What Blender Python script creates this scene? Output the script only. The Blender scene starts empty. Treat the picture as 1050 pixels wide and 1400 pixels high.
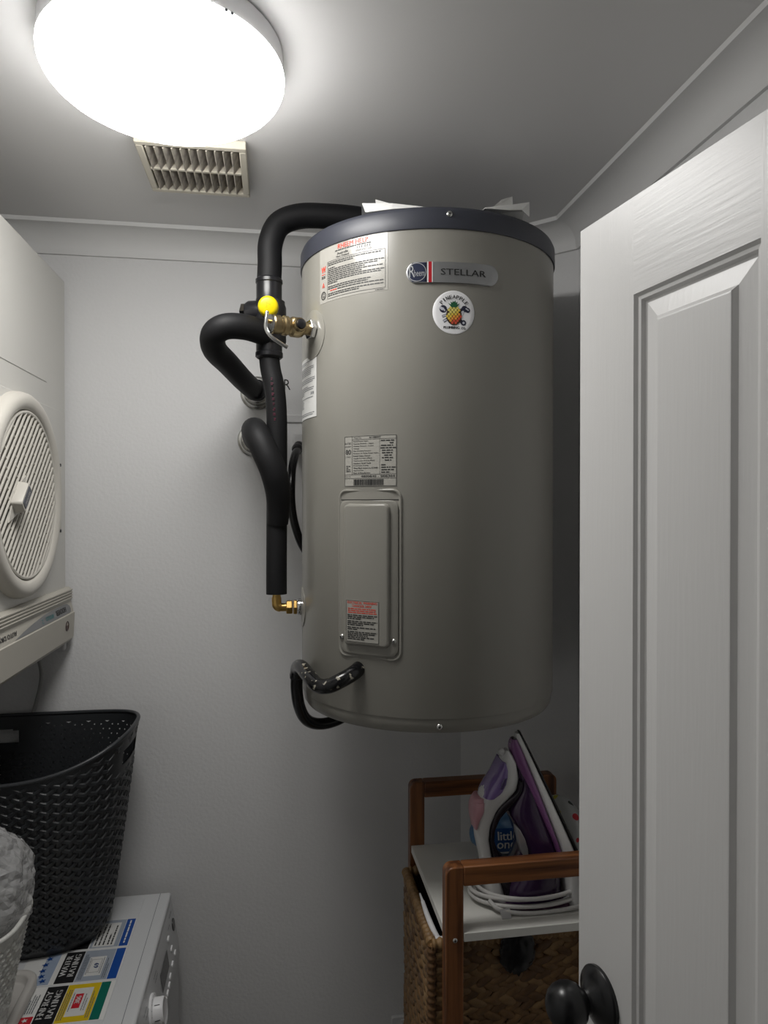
import bpy, math, random
import numpy as np
from mathutils import Vector, noise
random.seed(7)
SC = bpy.context.scene
COL = SC.collection
PI = math.pi

# ------------------------------------------------------------------ camera, world, exposure
cam_d = bpy.data.cameras.new('camera')
cam = bpy.data.objects.new('camera', cam_d); COL.objects.link(cam)
cam_d.sensor_fit = 'VERTICAL'; cam_d.sensor_height = 36.0
cam_d.lens = 36.0 * 950.0 / 1400.0
cam_d.clip_start = 0.02
cam.location = (0, 0, 1.746)
cam.rotation_euler = (math.radians(90 - 0.48), 0, math.radians(-8.8))
SC.camera = cam
w = bpy.data.worlds.new('world'); SC.world = w; w.use_nodes = True
w.node_tree.nodes['Background'].inputs[0].default_value = (0.5, 0.5, 0.52, 1)
w.node_tree.nodes['Background'].inputs[1].default_value = 0.05
vs = SC.view_settings
vs.view_transform = 'Standard'; vs.look = 'None'; vs.gamma = 1.0; vs.use_curve_mapping = False
vs.exposure = 0.0
LAMP = 21.0                      # emission of the ceiling light's diffuser

# ------------------------------------------------------------------ materials
MATS = {}
def mat(name, col, rough=0.5, metal=0.0, bump=None, var=None, spec=None, coat=None, emit=None, alpha=None, trans=None):
    if name in MATS: return MATS[name]
    m = bpy.data.materials.new(name); m.use_nodes = True
    nt = m.node_tree; b = nt.nodes['Principled BSDF']
    b.inputs['Base Color'].default_value = (*col, 1)
    b.inputs['Roughness'].default_value = rough
    b.inputs['Metallic'].default_value = metal
    if spec is not None: b.inputs['Specular IOR Level'].default_value = spec
    if coat: b.inputs['Coat Weight'].default_value = coat; b.inputs['Coat Roughness'].default_value = 0.08
    if alpha is not None: b.inputs['Alpha'].default_value = alpha
    if trans is not None: b.inputs['Transmission Weight'].default_value = trans
    if emit: b.inputs['Emission Color'].default_value = (*emit[0], 1); b.inputs['Emission Strength'].default_value = emit[1]
    tc = nt.nodes.new('ShaderNodeTexCoord')
    if var:                                     # (scale, amount, second colour)
        n = nt.nodes.new('ShaderNodeTexNoise'); n.inputs['Scale'].default_value = var[0]; n.inputs['Detail'].default_value = 4
        nt.links.new(tc.outputs['Object'], n.inputs['Vector'])
        r = nt.nodes.new('ShaderNodeMapRange'); r.inputs['From Min'].default_value = 0.35; r.inputs['From Max'].default_value = 0.65
        r.inputs['To Max'].default_value = var[1]
        nt.links.new(n.outputs['Fac'], r.inputs['Value'])
        mx = nt.nodes.new('ShaderNodeMix'); mx.data_type = 'RGBA'
        mx.inputs['A'].default_value = (*col, 1); mx.inputs['B'].default_value = (*var[2], 1)
        nt.links.new(r.outputs['Result'], mx.inputs['Factor']); nt.links.new(mx.outputs['Result'], b.inputs['Base Color'])
    if bump:                                    # (scale, strength, distance)
        n = nt.nodes.new('ShaderNodeTexNoise'); n.inputs['Scale'].default_value = bump[0]; n.inputs['Detail'].default_value = 3
        nt.links.new(tc.outputs['Object'], n.inputs['Vector'])
        bp = nt.nodes.new('ShaderNodeBump'); bp.inputs['Strength'].default_value = bump[1]; bp.inputs['Distance'].default_value = bump[2]
        nt.links.new(n.outputs['Fac'], bp.inputs['Height']); nt.links.new(bp.outputs['Normal'], b.inputs['Normal'])
    MATS[name] = m
    return m

def wood(name, axis):
    m = mat(name, (0.2, 0.08, 0.03), 0.38)
    nt = m.node_tree; b = nt.nodes['Principled BSDF']; tc = [n for n in nt.nodes if n.type == 'TEX_COORD'][0]
    mp = nt.nodes.new('ShaderNodeMapping'); sc = [85, 85, 85]; sc[axis] = 4
    mp.inputs['Scale'].default_value = sc
    nt.links.new(tc.outputs['Object'], mp.inputs['Vector'])
    n = nt.nodes.new('ShaderNodeTexNoise'); n.inputs['Scale'].default_value = 1.0; n.inputs['Detail'].default_value = 3
    nt.links.new(mp.outputs['Vector'], n.inputs['Vector'])
    cr = nt.nodes.new('ShaderNodeValToRGB')
    cr.color_ramp.elements[0].position = 0.36; cr.color_ramp.elements[0].color = (0.075, 0.024, 0.008, 1)
    cr.color_ramp.elements[1].position = 0.62; cr.color_ramp.elements[1].color = (0.26, 0.1, 0.033, 1)
    nt.links.new(n.outputs['Fac'], cr.inputs['Fac']); nt.links.new(cr.outputs['Color'], b.inputs['Base Color'])
    return m

M_wall = mat('wall_paint', (0.765, 0.765, 0.765), 0.55, bump=(130, 0.22, 0.003), spec=0.35)
M_ceil = mat('ceiling_paint', (0.75, 0.745, 0.74), 0.5, bump=(30, 0.08, 0.002))
M_corn = mat('cornice_paint', (0.76, 0.76, 0.755), 0.5, bump=(25, 0.06, 0.002))
M_floor = mat('floor_tile', (0.30, 0.29, 0.27), 0.4, var=(6, 0.6, (0.36, 0.35, 0.33)))
M_grout = mat('floor_grout', (0.12, 0.12, 0.12), 0.9)
M_door = mat('door_gloss_paint', (0.74, 0.735, 0.725), 0.3, coat=0.15)
M_tank = mat('tank_enamel', (0.262, 0.253, 0.224), 0.28)
M_cap = mat('slate_plastic', (0.040, 0.043, 0.057), 0.42)
M_steel = mat('bright_steel', (0.62, 0.62, 0.6), 0.22, 1.0)
M_chrome = mat('chrome', (0.75, 0.75, 0.76), 0.1, 1.0)
M_brass = mat('brass', (0.62, 0.40, 0.13), 0.3, 1.0, bump=(90, 0.15, 0.001))
M_bronze = mat('old_brass', (0.44, 0.35, 0.2), 0.33, 1.0, bump=(120, 0.2, 0.001), var=(50, 0.7, (0.3, 0.22, 0.12)))
M_foam = mat('black_foam', (0.0065, 0.0065, 0.0075), 0.6, bump=(260, 0.12, 0.0008), spec=0.3)
M_blackp = mat('black_plastic', (0.011, 0.011, 0.013), 0.28)
M_rubber = mat('black_rubber', (0.008, 0.008, 0.009), 0.22)
M_yellow = mat('yellow_cap', (0.80, 0.63, 0.0), 0.35)
M_ink = mat('black_ink', (0.02, 0.02, 0.02), 0.5)
M_pinkink = mat('magenta_ink', (0.11, 0.012, 0.035), 0.6)
M_redink = mat('red_ink', (0.66, 0.06, 0.03), 0.45)
M_label = mat('label_film', (0.36, 0.35, 0.315), 0.22)
M_paper = mat('white_paper', (0.72, 0.72, 0.70), 0.5)
M_white = mat('white_plastic', (0.72, 0.72, 0.72), 0.35)
M_wht_vinyl = mat('white_vinyl', (0.86, 0.86, 0.87), 0.35)
M_appl = mat('appliance_enamel', (0.62, 0.63, 0.64), 0.3)
M_ink_grey = mat('grey_ink', (0.12, 0.13, 0.15), 0.5)

# ------------------------------------------------------------------ geometry helpers: each returns (verts, faces)
def join(*gs):
    V, Fc = [], []
    for g in gs:
        o = len(V); V += list(g[0]); Fc += [tuple(i + o for i in f) for f in g[1]]
    return V, Fc
def box(x0, x1, y0, y1, z0, z1):
    V = [(x, y, z) for x in (x0, x1) for y in (y0, y1) for z in (z0, z1)]
    return V, [(0, 1, 3, 2), (4, 6, 7, 5), (0, 4, 5, 1), (2, 3, 7, 6), (0, 2, 6, 4), (1, 5, 7, 3)]
def frame_of(d):
    d = Vector(d).normalized(); u = Vector((0, 0, 1)) if abs(d.z) < 0.9 else Vector((1, 0, 0))
    a = u.cross(d).normalized(); return a, d.cross(a).normalized(), d
def lathe(prof, origin, axis, seg=32):
    """prof: (radius, distance along axis); closed by fans where radius is 0"""
    a, b, d = frame_of(axis); o = Vector(origin); V, Fc, rows = [], [], []
    for r, h in prof:
        if r < 1e-6: rows.append([len(V)]); V.append(tuple(o + d * h))
        else:
            rows.append(list(range(len(V), len(V) + seg)))
            for k in range(seg):
                t = 2 * PI * k / seg; V.append(tuple(o + d * h + a * (r * math.cos(t)) + b * (r * math.sin(t))))
    for p, q in zip(rows, rows[1:]):
        for k in range(seg):
            l = (k + 1) % seg
            if len(p) == 1 and len(q) == 1: continue
            if len(p) == 1: Fc.append((p[0], q[k], q[l]))
            elif len(q) == 1: Fc.append((p[k], q[0], p[l]))
            else: Fc.append((p[k], q[k], q[l], p[l]))
    return V, Fc
def spline(pts, n=8):
    P = [Vector(p) for p in pts]
    if len(P) < 3: return P
    Q = [P[0] * 2 - P[1]] + P + [P[-1] * 2 - P[-2]]; out = []
    for i in range(1, len(Q) - 2):
        a, b, c, d = Q[i - 1], Q[i], Q[i + 1], Q[i + 2]
        for k in range(n):
            t = k / n
            out.append(0.5 * ((2 * b) + (c - a) * t + (2 * a - 5 * b + 4 * c - d) * t * t + (3 * b - a - 3 * c + d) * t ** 3))
    out.append(P[-1]); return out
def tube(pts, r, seg=16, sm=8, caps=True):
    """r: number, or function of 0..1 along the tube"""
    P = spline(pts, sm) if sm else [Vector(p) for p in pts]
    V, Fc = [], []; n = len(P); prev = None
    for i, p in enumerate(P):
        d = (P[min(i + 1, n - 1)] - P[max(i - 1, 0)]).normalized()
        if prev is None: a, b, _ = frame_of(d)
        else:
            a = prev - d * prev.dot(d); a.normalize(); b = d.cross(a)
        prev = a; rr = r(i / (n - 1)) if callable(r) else r
        for k in range(seg):
            t = 2 * PI * k / seg; V.append(tuple(p + a * (rr * math.cos(t)) + b * (rr * math.sin(t))))
    for i in range(n - 1):
        for k in range(seg):
            l = (k + 1) % seg; Fc.append((i * seg + k, i * seg + l, (i + 1) * seg + l, (i + 1) * seg + k))
    if caps: Fc.append(tuple(range(seg))[::-1]); Fc.append(tuple(range((n - 1) * seg, n * seg)))
    return V, Fc
def hexnut(origin, axis, r, h):
    return lathe([(0, 0), (r * 0.9, 0), (r, h * 0.1), (r, h * 0.9), (r * 0.9, h), (0, h)], origin, axis, 6)
def prism(poly, fn, d0, d1):
    """poly: 2D outline, fn(u, v, d) -> point; extruded from d0 to d1"""
    n = len(poly); V = [tuple(fn(u, v, d0)) for u, v in poly] + [tuple(fn(u, v, d1)) for u, v in poly]
    Fc = [tuple(range(n))[::-1], tuple(range(n, 2 * n))] + [(i, (i + 1) % n, n + (i + 1) % n, n + i) for i in range(n)]
    return V, Fc
def rrect(wd, ht, r, k=6):
    """rounded rectangle, centred, counter-clockwise"""
    out = []; r = min(r, wd / 2 - 1e-5, ht / 2 - 1e-5)
    for cx, cy, t0 in ((wd / 2 - r, ht / 2 - r, 0), (-wd / 2 + r, ht / 2 - r, 90), (-wd / 2 + r, -ht / 2 + r, 180), (wd / 2 - r, -ht / 2 + r, 270)):
        for i in range(k + 1):
            t = math.radians(t0 + 90 * i / k); out.append((cx + r * math.cos(t), cy + r * math.sin(t)))
    return out
def loft(rings, cap0=True, cap1=True):
    n = len(rings[0]); V = [tuple(p) for r in rings for p in r]; Fc = []
    for i in range(len(rings) - 1):
        for k in range(n):
            l = (k + 1) % n; Fc.append((i * n + k, i * n + l, (i + 1) * n + l, (i + 1) * n + k))
    if cap0: Fc.append(tuple(range(n))[::-1])
    if cap1: m = len(rings) - 1; Fc.append(tuple(range(m * n, m * n + n)))
    return V, Fc
def ellipsoid(c, rx, ry, rz, seg=12, rings=8):
    V, Fc = lathe([(math.sin(PI * i / rings), -math.cos(PI * i / rings)) if 0 < i < rings else (0, -math.cos(PI * i / rings)) for i in range(rings + 1)], (0, 0, 0), (0, 0, 1), seg)
    return [(c[0] + x * rx, c[1] + y * ry, c[2] + z * rz) for x, y, z in V], Fc
_tc = {}
def glyphs(s):
    """outline of a word as flat triangles, scaled to a unit-high box: (verts2d, faces, width)"""
    if s in _tc: return _tc[s]
    cu = bpy.data.curves.new('t', 'FONT'); cu.body = s; cu.resolution_u = 2
    ob = bpy.data.objects.new('t', cu); COL.objects.link(ob)
    dg = bpy.context.evaluated_depsgraph_get(); me = bpy.data.meshes.new_from_object(ob.evaluated_get(dg))
    V = [(v.co.x, v.co.y) for v in me.vertices]; Fc = [tuple(p.vertices) for p in me.polygons]
    bpy.data.objects.remove(ob); bpy.data.curves.remove(cu); bpy.data.meshes.remove(me)
    x0 = min(v[0] for v in V); x1 = max(v[0] for v in V); y0 = min(v[1] for v in V); y1 = max(v[1] for v in V)
    V = [((x - x0) / (x1 - x0), (y - y0) / (y1 - y0)) for x, y in V]
    _tc[s] = (V, Fc); return _tc[s]
def text(s, u, v, wd, ht, fn, off=0.0, align='c', bold=0.0):
    """word s centred on (u, v), wd wide and ht high, laid on fn(u, v, off)"""
    V, Fc = glyphs(s); ux = u - (wd / 2 if align == 'c' else 0)
    g = ([tuple(fn(ux + x * wd, v - ht / 2 + y * ht, off)) for x, y in V], Fc)
    if bold:
        g2 = ([tuple(fn(ux + x * wd + bold, v - ht / 2 + y * ht, off)) for x, y in V], Fc); return join(g, g2)
    return g
def rect(u0, u1, v0, v1, fn, off=0.0, nu=1, nv=1):
    V = [tuple(fn(u0 + (u1 - u0) * i / nu, v0 + (v1 - v0) * j / nv, off)) for j in range(nv + 1) for i in range(nu + 1)]
    return V, [(j * (nu + 1) + i, j * (nu + 1) + i + 1, (j + 1) * (nu + 1) + i + 1, (j + 1) * (nu + 1) + i) for j in range(nv) for i in range(nu)]
def slab(u0, u1, v0, v1, fn, off0, off1, nu=1, nv=1):
    """a thin sheet with thickness, bent over fn"""
    a = rect(u0, u1, v0, v1, fn, off1, nu, nv); b = rect(u0, u1, v0, v1, fn, off0, nu, nv); n = len(a[0])
    Fc = list(a[1]) + [tuple(i + n for i in f[::-1]) for f in b[1]]
    ed = [i for i in range(nu + 1)] + [j * (nu + 1) + nu for j in range(1, nv + 1)] + [nv * (nu + 1) + i for i in range(nu - 1, -1, -1)] + [j * (nu + 1) for j in range(nv - 1, 0, -1)]
    for i in range(len(ed)):
        p, q = ed[i], ed[(i + 1) % len(ed)]; Fc.append((q, p, p + n, q + n))
    return a[0] + b[0], Fc
def frame_lines(u0, u1, v0, v1, t, fn, off, nu=8):
    return join(rect(u0, u1, v0, v0 + t, fn, off, nu), rect(u0, u1, v1 - t, v1, fn, off, nu), rect(u0, u0 + t, v0, v1, fn, off), rect(u1 - t, u1, v0, v1, fn, off))
def micro(u0, u1, v, h, fn, off, rnd, fill=1.0):
    """one line of print too small to read: a row of word-long strokes"""
    gs = []; u = u0; end = u0 + (u1 - u0) * fill
    while u < end:
        l = rnd.uniform(1.2, 4.5) * h; e = min(u + l, end); gs.append(rect(u, e, v - h * 0.38, v + h * 0.38, fn, off, max(1, int((e - u) / 0.012)))); u = e + 0.5 * h
    return join(*gs) if gs else ([], [])

# ------------------------------------------------------------------ object helpers (all coordinates in world metres)
ORG = {}
def fin(me, smooth, ang):
    if smooth:
        me.polygons.foreach_set('use_smooth', [True] * len(me.polygons)); me.set_sharp_from_angle(angle=math.radians(ang))
def obj(name, g, m, parent=None, smooth=True, ang=35, bevel=0, bseg=2, recalc=False, origin=None):
    o0 = ORG[parent.name] if parent else (Vector(origin) if origin else Vector((0, 0, 0)))
    me = bpy.data.meshes.new(name); me.from_pydata([(x - o0.x, y - o0.y, z - o0.z) for x, y, z in g[0]], [], g[1])
    if recalc:
        import bmesh
        bm = bmesh.new(); bm.from_mesh(me); bmesh.ops.recalc_face_normals(bm, faces=bm.faces); bm.to_mesh(me); bm.free()
    fin(me, smooth, ang); me.materials.append(m)
    o = bpy.data.objects.new(name, me); COL.objects.link(o)
    if parent: o.parent = parent
    else: o.location = o0
    ORG[o.name] = o0
    if any(k in name for k in ('lettering', 'print', 'tools_', 'fruit_', 'dial_mark', 'star')) and parent: o['kind'] = 'stuff'
    if bevel:
        b = o.modifiers.new('edge', 'BEVEL'); b.width = bevel; b.segments = bseg; b.limit_method = 'ANGLE'; b.angle_limit = math.radians(30); b.harden_normals = False
    return o
def thing(name, loc, label, cat, group=None):
    o = bpy.data.objects.new(name, None); COL.objects.link(o); o.location = loc; ORG[o.name] = Vector(loc); o.empty_display_size = 0.05
    tag(o, label, cat, group); return o
def tag(o, label=None, cat=None, group=None, kind=None):
    if label: o['label'] = label
    if cat: o['category'] = cat
    if group: o['group'] = group
    if kind: o['kind'] = kind
    return o
def struct(name, g, m, label=None, parent=None, **k):
    o = obj(name, g, m, parent, **k); o['kind'] = 'structure'
    if label: o['label'] = label
    return o
def piece(name, me, m, parent, loc, rot=(0, 0, 0), scale=(1, 1, 1)):
    """a repeated piece that shares its mesh"""
    o = bpy.data.objects.new(name, me); COL.objects.link(o); o.parent = parent
    p = ORG[parent.name]; o.location = (loc[0] - p.x, loc[1] - p.y, loc[2] - p.z); o.rotation_euler = rot; o.scale = scale
    ORG[o.name] = Vector(loc); return o
def mesh(name, g, m, smooth=True, ang=40):
    me = bpy.data.meshes.new(name); me.from_pydata(g[0], [], g[1]); fin(me, smooth, ang); me.materials.append(m); return me
def screw(parent, pos, nrm, r=0.006):
    h = obj('screw', lathe([(0, -0.001), (r, -0.001), (r, r * 0.25), (r * 0.7, r * 0.6), (r * 0.3, r * 0.72), (0, r * 0.74)], pos, nrm, 16), M_steel, parent)
    a, b, d = frame_of(nrm); p = Vector(pos) + d * r * 0.70
    f = lambda u, v, w_: p + a * u + b * v + d * w_
    s = r * 0.5; t = r * 0.12
    obj('slot', join(rect(-s, s, -t, t, f, r * 0.1), rect(-t, t, -s, s, f, r * 0.1)), M_ink, h)
    return h

# ------------------------------------------------------------------ the room
XL, XR, YB, YF, ZC = -0.93, 0.69, 1.74, 0.14, 2.40
CA, CB = (0.47, YB), (XR, 1.52)
T = 0.1
HY = -1.3                                       # far side of the passage behind the camera
DJ0, DJ1, DTOP = -0.19, 0.465, 2.085            # doorway
struct('wall_back', box(XL - T, CA[0] + T, YB, YB + T, 0, ZC), M_wall, 'pale grey painted back wall', smooth=False)
struct('wall_left', box(XL - T, XL, YF - T, YB, 0, ZC), M_wall, 'pale grey wall behind the washer and dryer', smooth=False)
struct('wall_right', box(XR, XR + T, YF - T, CB[1], 0, ZC), M_wall, 'pale grey wall behind the open door', smooth=False)
struct('wall_corner', ([(CA[0], CA[1], 0), (CB[0], CB[1], 0), (CB[0], CB[1], ZC), (CA[0], CA[1], ZC), (CA[0] + T, CA[1], 0), (CB[0] + 0.001, CB[1] + T, 0), (CB[0] + 0.001, CB[1] + T, ZC), (CA[0] + T, CA[1], ZC)],
       [(0, 1, 2, 3), (5, 4, 7, 6), (4, 0, 3, 7), (1, 5, 6, 2)]), M_wall, 'narrow diagonal wall across the corner', smooth=False)
struct('wall_front', join(box(XL, DJ0, YF - T, YF, 0, ZC), box(DJ1, XR, YF - T, YF, 0, ZC), box(DJ0, DJ1, YF - T, YF, DTOP, ZC)), M_wall, 'wall with the doorway', smooth=False)
struct('wall_hall', join(box(XL - T, XR + T, HY - T, HY, 0, ZC), box(XL - T, XL, HY, YF - T, 0, ZC), box(XR, XR + T, HY, YF - T, 0, ZC)), M_wall, 'passage walls outside the doorway', smooth=False)
struct('ceiling', box(XL - T, XR + T, HY - T, YB + T, ZC, ZC + T), M_ceil, 'flat painted ceiling', smooth=False)
fl = struct('floor', box(XL - T, XR + T, HY - T, YB + T, -0.1, -0.004), M_grout, 'square tiled floor', smooth=False)
tile = mesh('tile', join(box(-0.148, 0.148, -0.148, 0.148, -0.006, 0.0)), M_floor, False)
for i in range(6):
    for j in range(10):
        x = XL - T + 0.15 + 0.3 * i; y = HY - T + 0.15 + 0.3 * j
        if x < XR + T and y < YB + T: piece('tile', tile, M_floor, fl, (x, y, 0))
# cove cornice: one length for each wall, mitred at the corners
RP = [(XL, YF), (XL, YB), CA, CB, (XR, YF)]
PROF = [(0, -0.062), (0.007, -0.062), (0.009, -0.055)] + [(0.009 + 0.046 * (1 - math.cos(t)), -0.055 + 0.046 * math.sin(t)) for t in [PI / 2 * i / 8 for i in range(1, 9)]] + [(0.065, -0.009), (0.066, 0), (0, 0)]
def offs(i, o):
    n = len(RP); p = Vector(RP[i]); a = (Vector(RP[i]) - Vector(RP[i - 1])).normalized(); b = (Vector(RP[(i + 1) % n]) - Vector(RP[i])).normalized()
    na, nb = Vector((a.y, -a.x)), Vector((b.y, -b.x)); m = (na + nb).normalized(); return p + m * (o / m.dot(na))
names = {1: 'cornice along the back wall', 2: 'short cornice across the diagonal corner', 3: 'cornice along the right wall', 0: 'cornice along the left wall', 4: 'cornice over the doorway'}
for i in range(5):
    rings = [[(*offs(k, o), ZC + z) for o, z in PROF] for k in (i, (i + 1) % 5)]
    struct('trim_%d' % (i + 1), loft(rings), M_corn, names[i], recalc=True, ang=25)
# skirting and door lining
for i, nm in ((0, 'baseboard_left'), (1, 'baseboard_back'), (2, 'baseboard_corner'), (3, 'baseboard_right')):
    rings = [[(*offs(k, o), z) for o, z in ((0, 0), (0.014, 0), (0.014, 0.08), (0.006, 0.09), (0, 0.09))] for k in (i, (i + 1) % 5)]
    struct(nm, loft(rings), M_corn, 'white skirting board', recalc=True)
struct('trim_6', join(box(DJ0 - 0.06, DJ0, YF, YF + 0.016, 0, DTOP + 0.06), box(DJ1 + 0.0, DJ1 + 0.06, YF, YF + 0.016, 0, DTOP + 0.06), box(DJ0, DJ1, YF, YF + 0.016, DTOP, DTOP + 0.06)), M_door, 'white architrave around the doorway', bevel=0.003)
ot = thing('wall_plate', (0.345, YB, 0.41), 'small pale plate low on the back wall left of the wicker basket', 'wall plate')
obj('plate', prism([(0.345 + u, 0.41 + v) for u, v in rrect(0.115, 0.073, 0.006)], lambda u, v, d: (u, YB - d, v), 0.0, 0.009), M_white, ot, recalc=True, bevel=0.002)
for dx in (-0.028, 0.028): obj('rocker', box(0.345 + dx - 0.006, 0.345 + dx + 0.006, YB - 0.0125, YB - 0.0085, 0.422, 0.440), M_white, ot, bevel=0.0015)
# pencil mark on the wall beside the pipes
RW = lambda u, v, d: (u, YB - 0.0006 - d, v)
obj('handwriting', text('R', 0.027, 2.047, 0.016, 0.026, RW), M_ink, bpy.data.objects['wall_back'], smooth=False)

# ------------------------------------------------------------------ ceiling light
LX, LY = -0.155, 1.03
lt = thing('ceiling_light', (LX, LY, ZC), 'round white glowing oyster light on the ceiling', 'ceiling light')
obj('base', lathe([(0, 0), (0.162, 0), (0.1655, -0.004), (0.1665, -0.031), (0.1665, -0.034), (0, -0.034)], (LX, LY, ZC), (0, 0, 1), 64), M_wht_vinyl, lt)
dif = mat('lit_diffuser', (0.9, 0.9, 0.9), 0.3, emit=((1.0, 0.985, 0.96), LAMP))
obj('diffuser', lathe([(0.165, -0.0335), (0.1675, -0.035)] + [(0.1675 * math.cos(t), -0.038 - 0.057 * math.sin(t)) for t in [PI / 2 * i / 14 for i in range(14)]] + [(0, -0.095)], (LX, LY, ZC), (0, 0, 1), 64), dif, lt)
for da in (0.0, 0.05):
    t = math.radians(-56) + da; n_ = (math.cos(t), math.sin(t))
    obj('clip', lathe([(0, 0), (0.0022, 0), (0.0022, 0.004), (0, 0.004)], (LX + 0.1645 * n_[0], LY + 0.1645 * n_[1], ZC - 0.036), (n_[0], n_[1], 0), 8), M_ink_grey, lt)

# ------------------------------------------------------------------ exhaust grille
M_vent = mat('ivory_plastic', (0.66, 0.62, 0.52), 0.45)
M_dust = mat('dusty_ivory', (0.52, 0.48, 0.41), 0.8, var=(70, 0.8, (0.27, 0.24, 0.22)), bump=(300, 0.5, 0.002))
VX0, VX1, VY0, VY1 = -0.247, -0.053, 1.272, 1.470
vt = thing('exhaust_vent', ((VX0 + VX1) / 2, (VY0 + VY1) / 2, ZC), 'square ivory exhaust vent with dusty louvres on the ceiling', 'vent')
fw = 0.013
obj('frame', join(box(VX0, VX1, VY0, VY0 + fw, ZC - 0.016, ZC), box(VX0, VX1, VY1 - fw, VY1, ZC - 0.016, ZC), box(VX0, VX0 + fw, VY0 + fw, VY1 - fw, ZC - 0.016, ZC), box(VX1 - fw, VX1, VY0 + fw, VY1 - fw, ZC - 0.016, ZC)), M_vent, vt, bevel=0.002)
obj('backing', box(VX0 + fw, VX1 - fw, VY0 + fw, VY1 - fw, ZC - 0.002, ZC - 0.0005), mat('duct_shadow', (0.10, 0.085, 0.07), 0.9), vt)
sl = mesh('louvre', box(-0.0013, 0.0013, -0.03, 0.03, -0.0085, 0.0085), M_dust, False)
rows = 2; ry = (VY1 - VY0 - 2 * fw) / rows
for r in range(1, rows): obj('crossbar', box(VX0 + fw, VX1 - fw, VY0 + fw + r * ry - 0.0035, VY0 + fw + r * ry + 0.0035, ZC - 0.016, ZC - 0.003), M_vent, vt, bevel=0.001)
for r in range(rows):
    for k in range(11):
        piece('louvre', sl, M_dust, vt, (VX0 + fw + (k + 0.6) * (VX1 - VX0 - 2 * fw) / 11.2, VY0 + fw + (r + 0.5) * ry, ZC - 0.0095), (0, math.radians(36), 0), (1, (ry - 0.007) / 0.06, 1))

# ------------------------------------------------------------------ water heater
TX, TY, TR, Z0, Z1 = 0.3062, 1.4077, 0.255, 1.355, 2.257
def cyl(a0, zc):
    """surface chart of the tank: u metres to the right of bearing a0 (degrees), v metres above zc, d outwards"""
    def f(u, v, d):
        t = math.radians(a0) + u / TR
        return (TX + (TR + d) * math.cos(t), TY + (TR + d) * math.sin(t), zc + v)
    return f
hw = thing('water_heater', (TX, TY, Z0), 'tall beige cylindrical electric water heater mounted high in the corner', 'water heater')
obj('body', lathe([(0, 0.02), (0.2, 0.014), (0.238, 0.0), (0.246, 0.001), (0.2510, 0.009), (0.2525, 0.02), (0.2525, 0.0265), (0.2546, 0.0268), (0.2551, 0.0285), (TR, 0.875), (0, 0.875)], (TX, TY, Z0), (0, 0, 1), 128), M_tank, hw, ang=40)
obj('top_cap', lathe([(TR, 0.862), (0.2572, 0.862), (0.2578, 0.864), (0.2575, 0.892), (0.2545, 0.899), (0.246, 0.902), (0.12, 0.906), (0, 0.906)], (TX, TY, Z0), (0, 0, 1), 128), M_cap, hw, ang=50)
for a, z, off in ((-93.5, 2.241, 0.0025), (-97.1, 1.369, -0.001)):
    p = cyl(a, z)(0, 0, off); n = (math.cos(math.radians(a)), math.sin(math.radians(a)), 0); screw(hw, p, n, 0.005)
obj('mounting_rail', join(box(0.012, 0.44, 1.733, 1.7395, 1.9535, 1.972), box(0.16, 0.22, 1.62, 1.733, 1.935, 1.97), box(0.38, 0.43, 1.60, 1.733, 1.935, 1.97)), mat('pale_painted_steel', (0.72, 0.72, 0.72), 0.5), hw, bevel=0.002)
# access cover
AF = cyl(-125.65, 1.6275)
def shell_on(fn, w0, h0, r0, steps, dv=0.0):
    """steps: (inset, height) of successive rounded-rectangle rings, then a curved lid"""
    rings = []
    for ins, hgt in steps: rings.append([fn(u, v + dv, hgt) for u, v in rrect(w0 - 2 * ins, h0 - 2 * ins, max(r0 - ins, 0.003))])
    ins, hgt = steps[-1]
    for k in (0.8, 0.6, 0.4, 0.2, 0.0): rings.append([fn(u * k, v + dv, hgt) for u, v in rrect(w0 - 2 * ins, h0 - 2 * ins, max(r0 - ins, 0.003))])
    return loft(rings, False, False)
ac = obj('access_surround', shell_on(AF, 0.127, 0.298, 0.018, [(0, -0.001), (0.0005, 0.002), (0.002, 0.0035), (0.004, 0.0035), (0.0055, 0.0015), (0.0065, 0.001)]), M_tank, hw, ang=60)
cv = obj('access_cover', shell_on(AF, 0.114, 0.2690, 0.014, [(0, 0.0005), (0, 0.0042), (0.001, 0.005)], dv=-0.006), M_tank, hw, ang=60)
obj('raised_face', shell_on(AF, 0.0870, 0.2490, 0.010, [(0, 0.0045), (0.0004, 0.006), (0.0016, 0.0115), (0.0030, 0.0128), (0.0055, 0.0132)], dv=-0.0012), M_tank, cv, ang=60)
obj('gap_line', slab(-0.0572, 0.0572, 0.1290, 0.1304, AF, 0.0008, 0.0014, 12), M_ink, cv)
for u in (-0.052, 0.0495):
    p = AF(u, -0.1135, 0.005); t = math.radians(-125.65) + u / TR; screw(cv, p, (math.cos(t), math.sin(t), 0), 0.0048)
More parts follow.
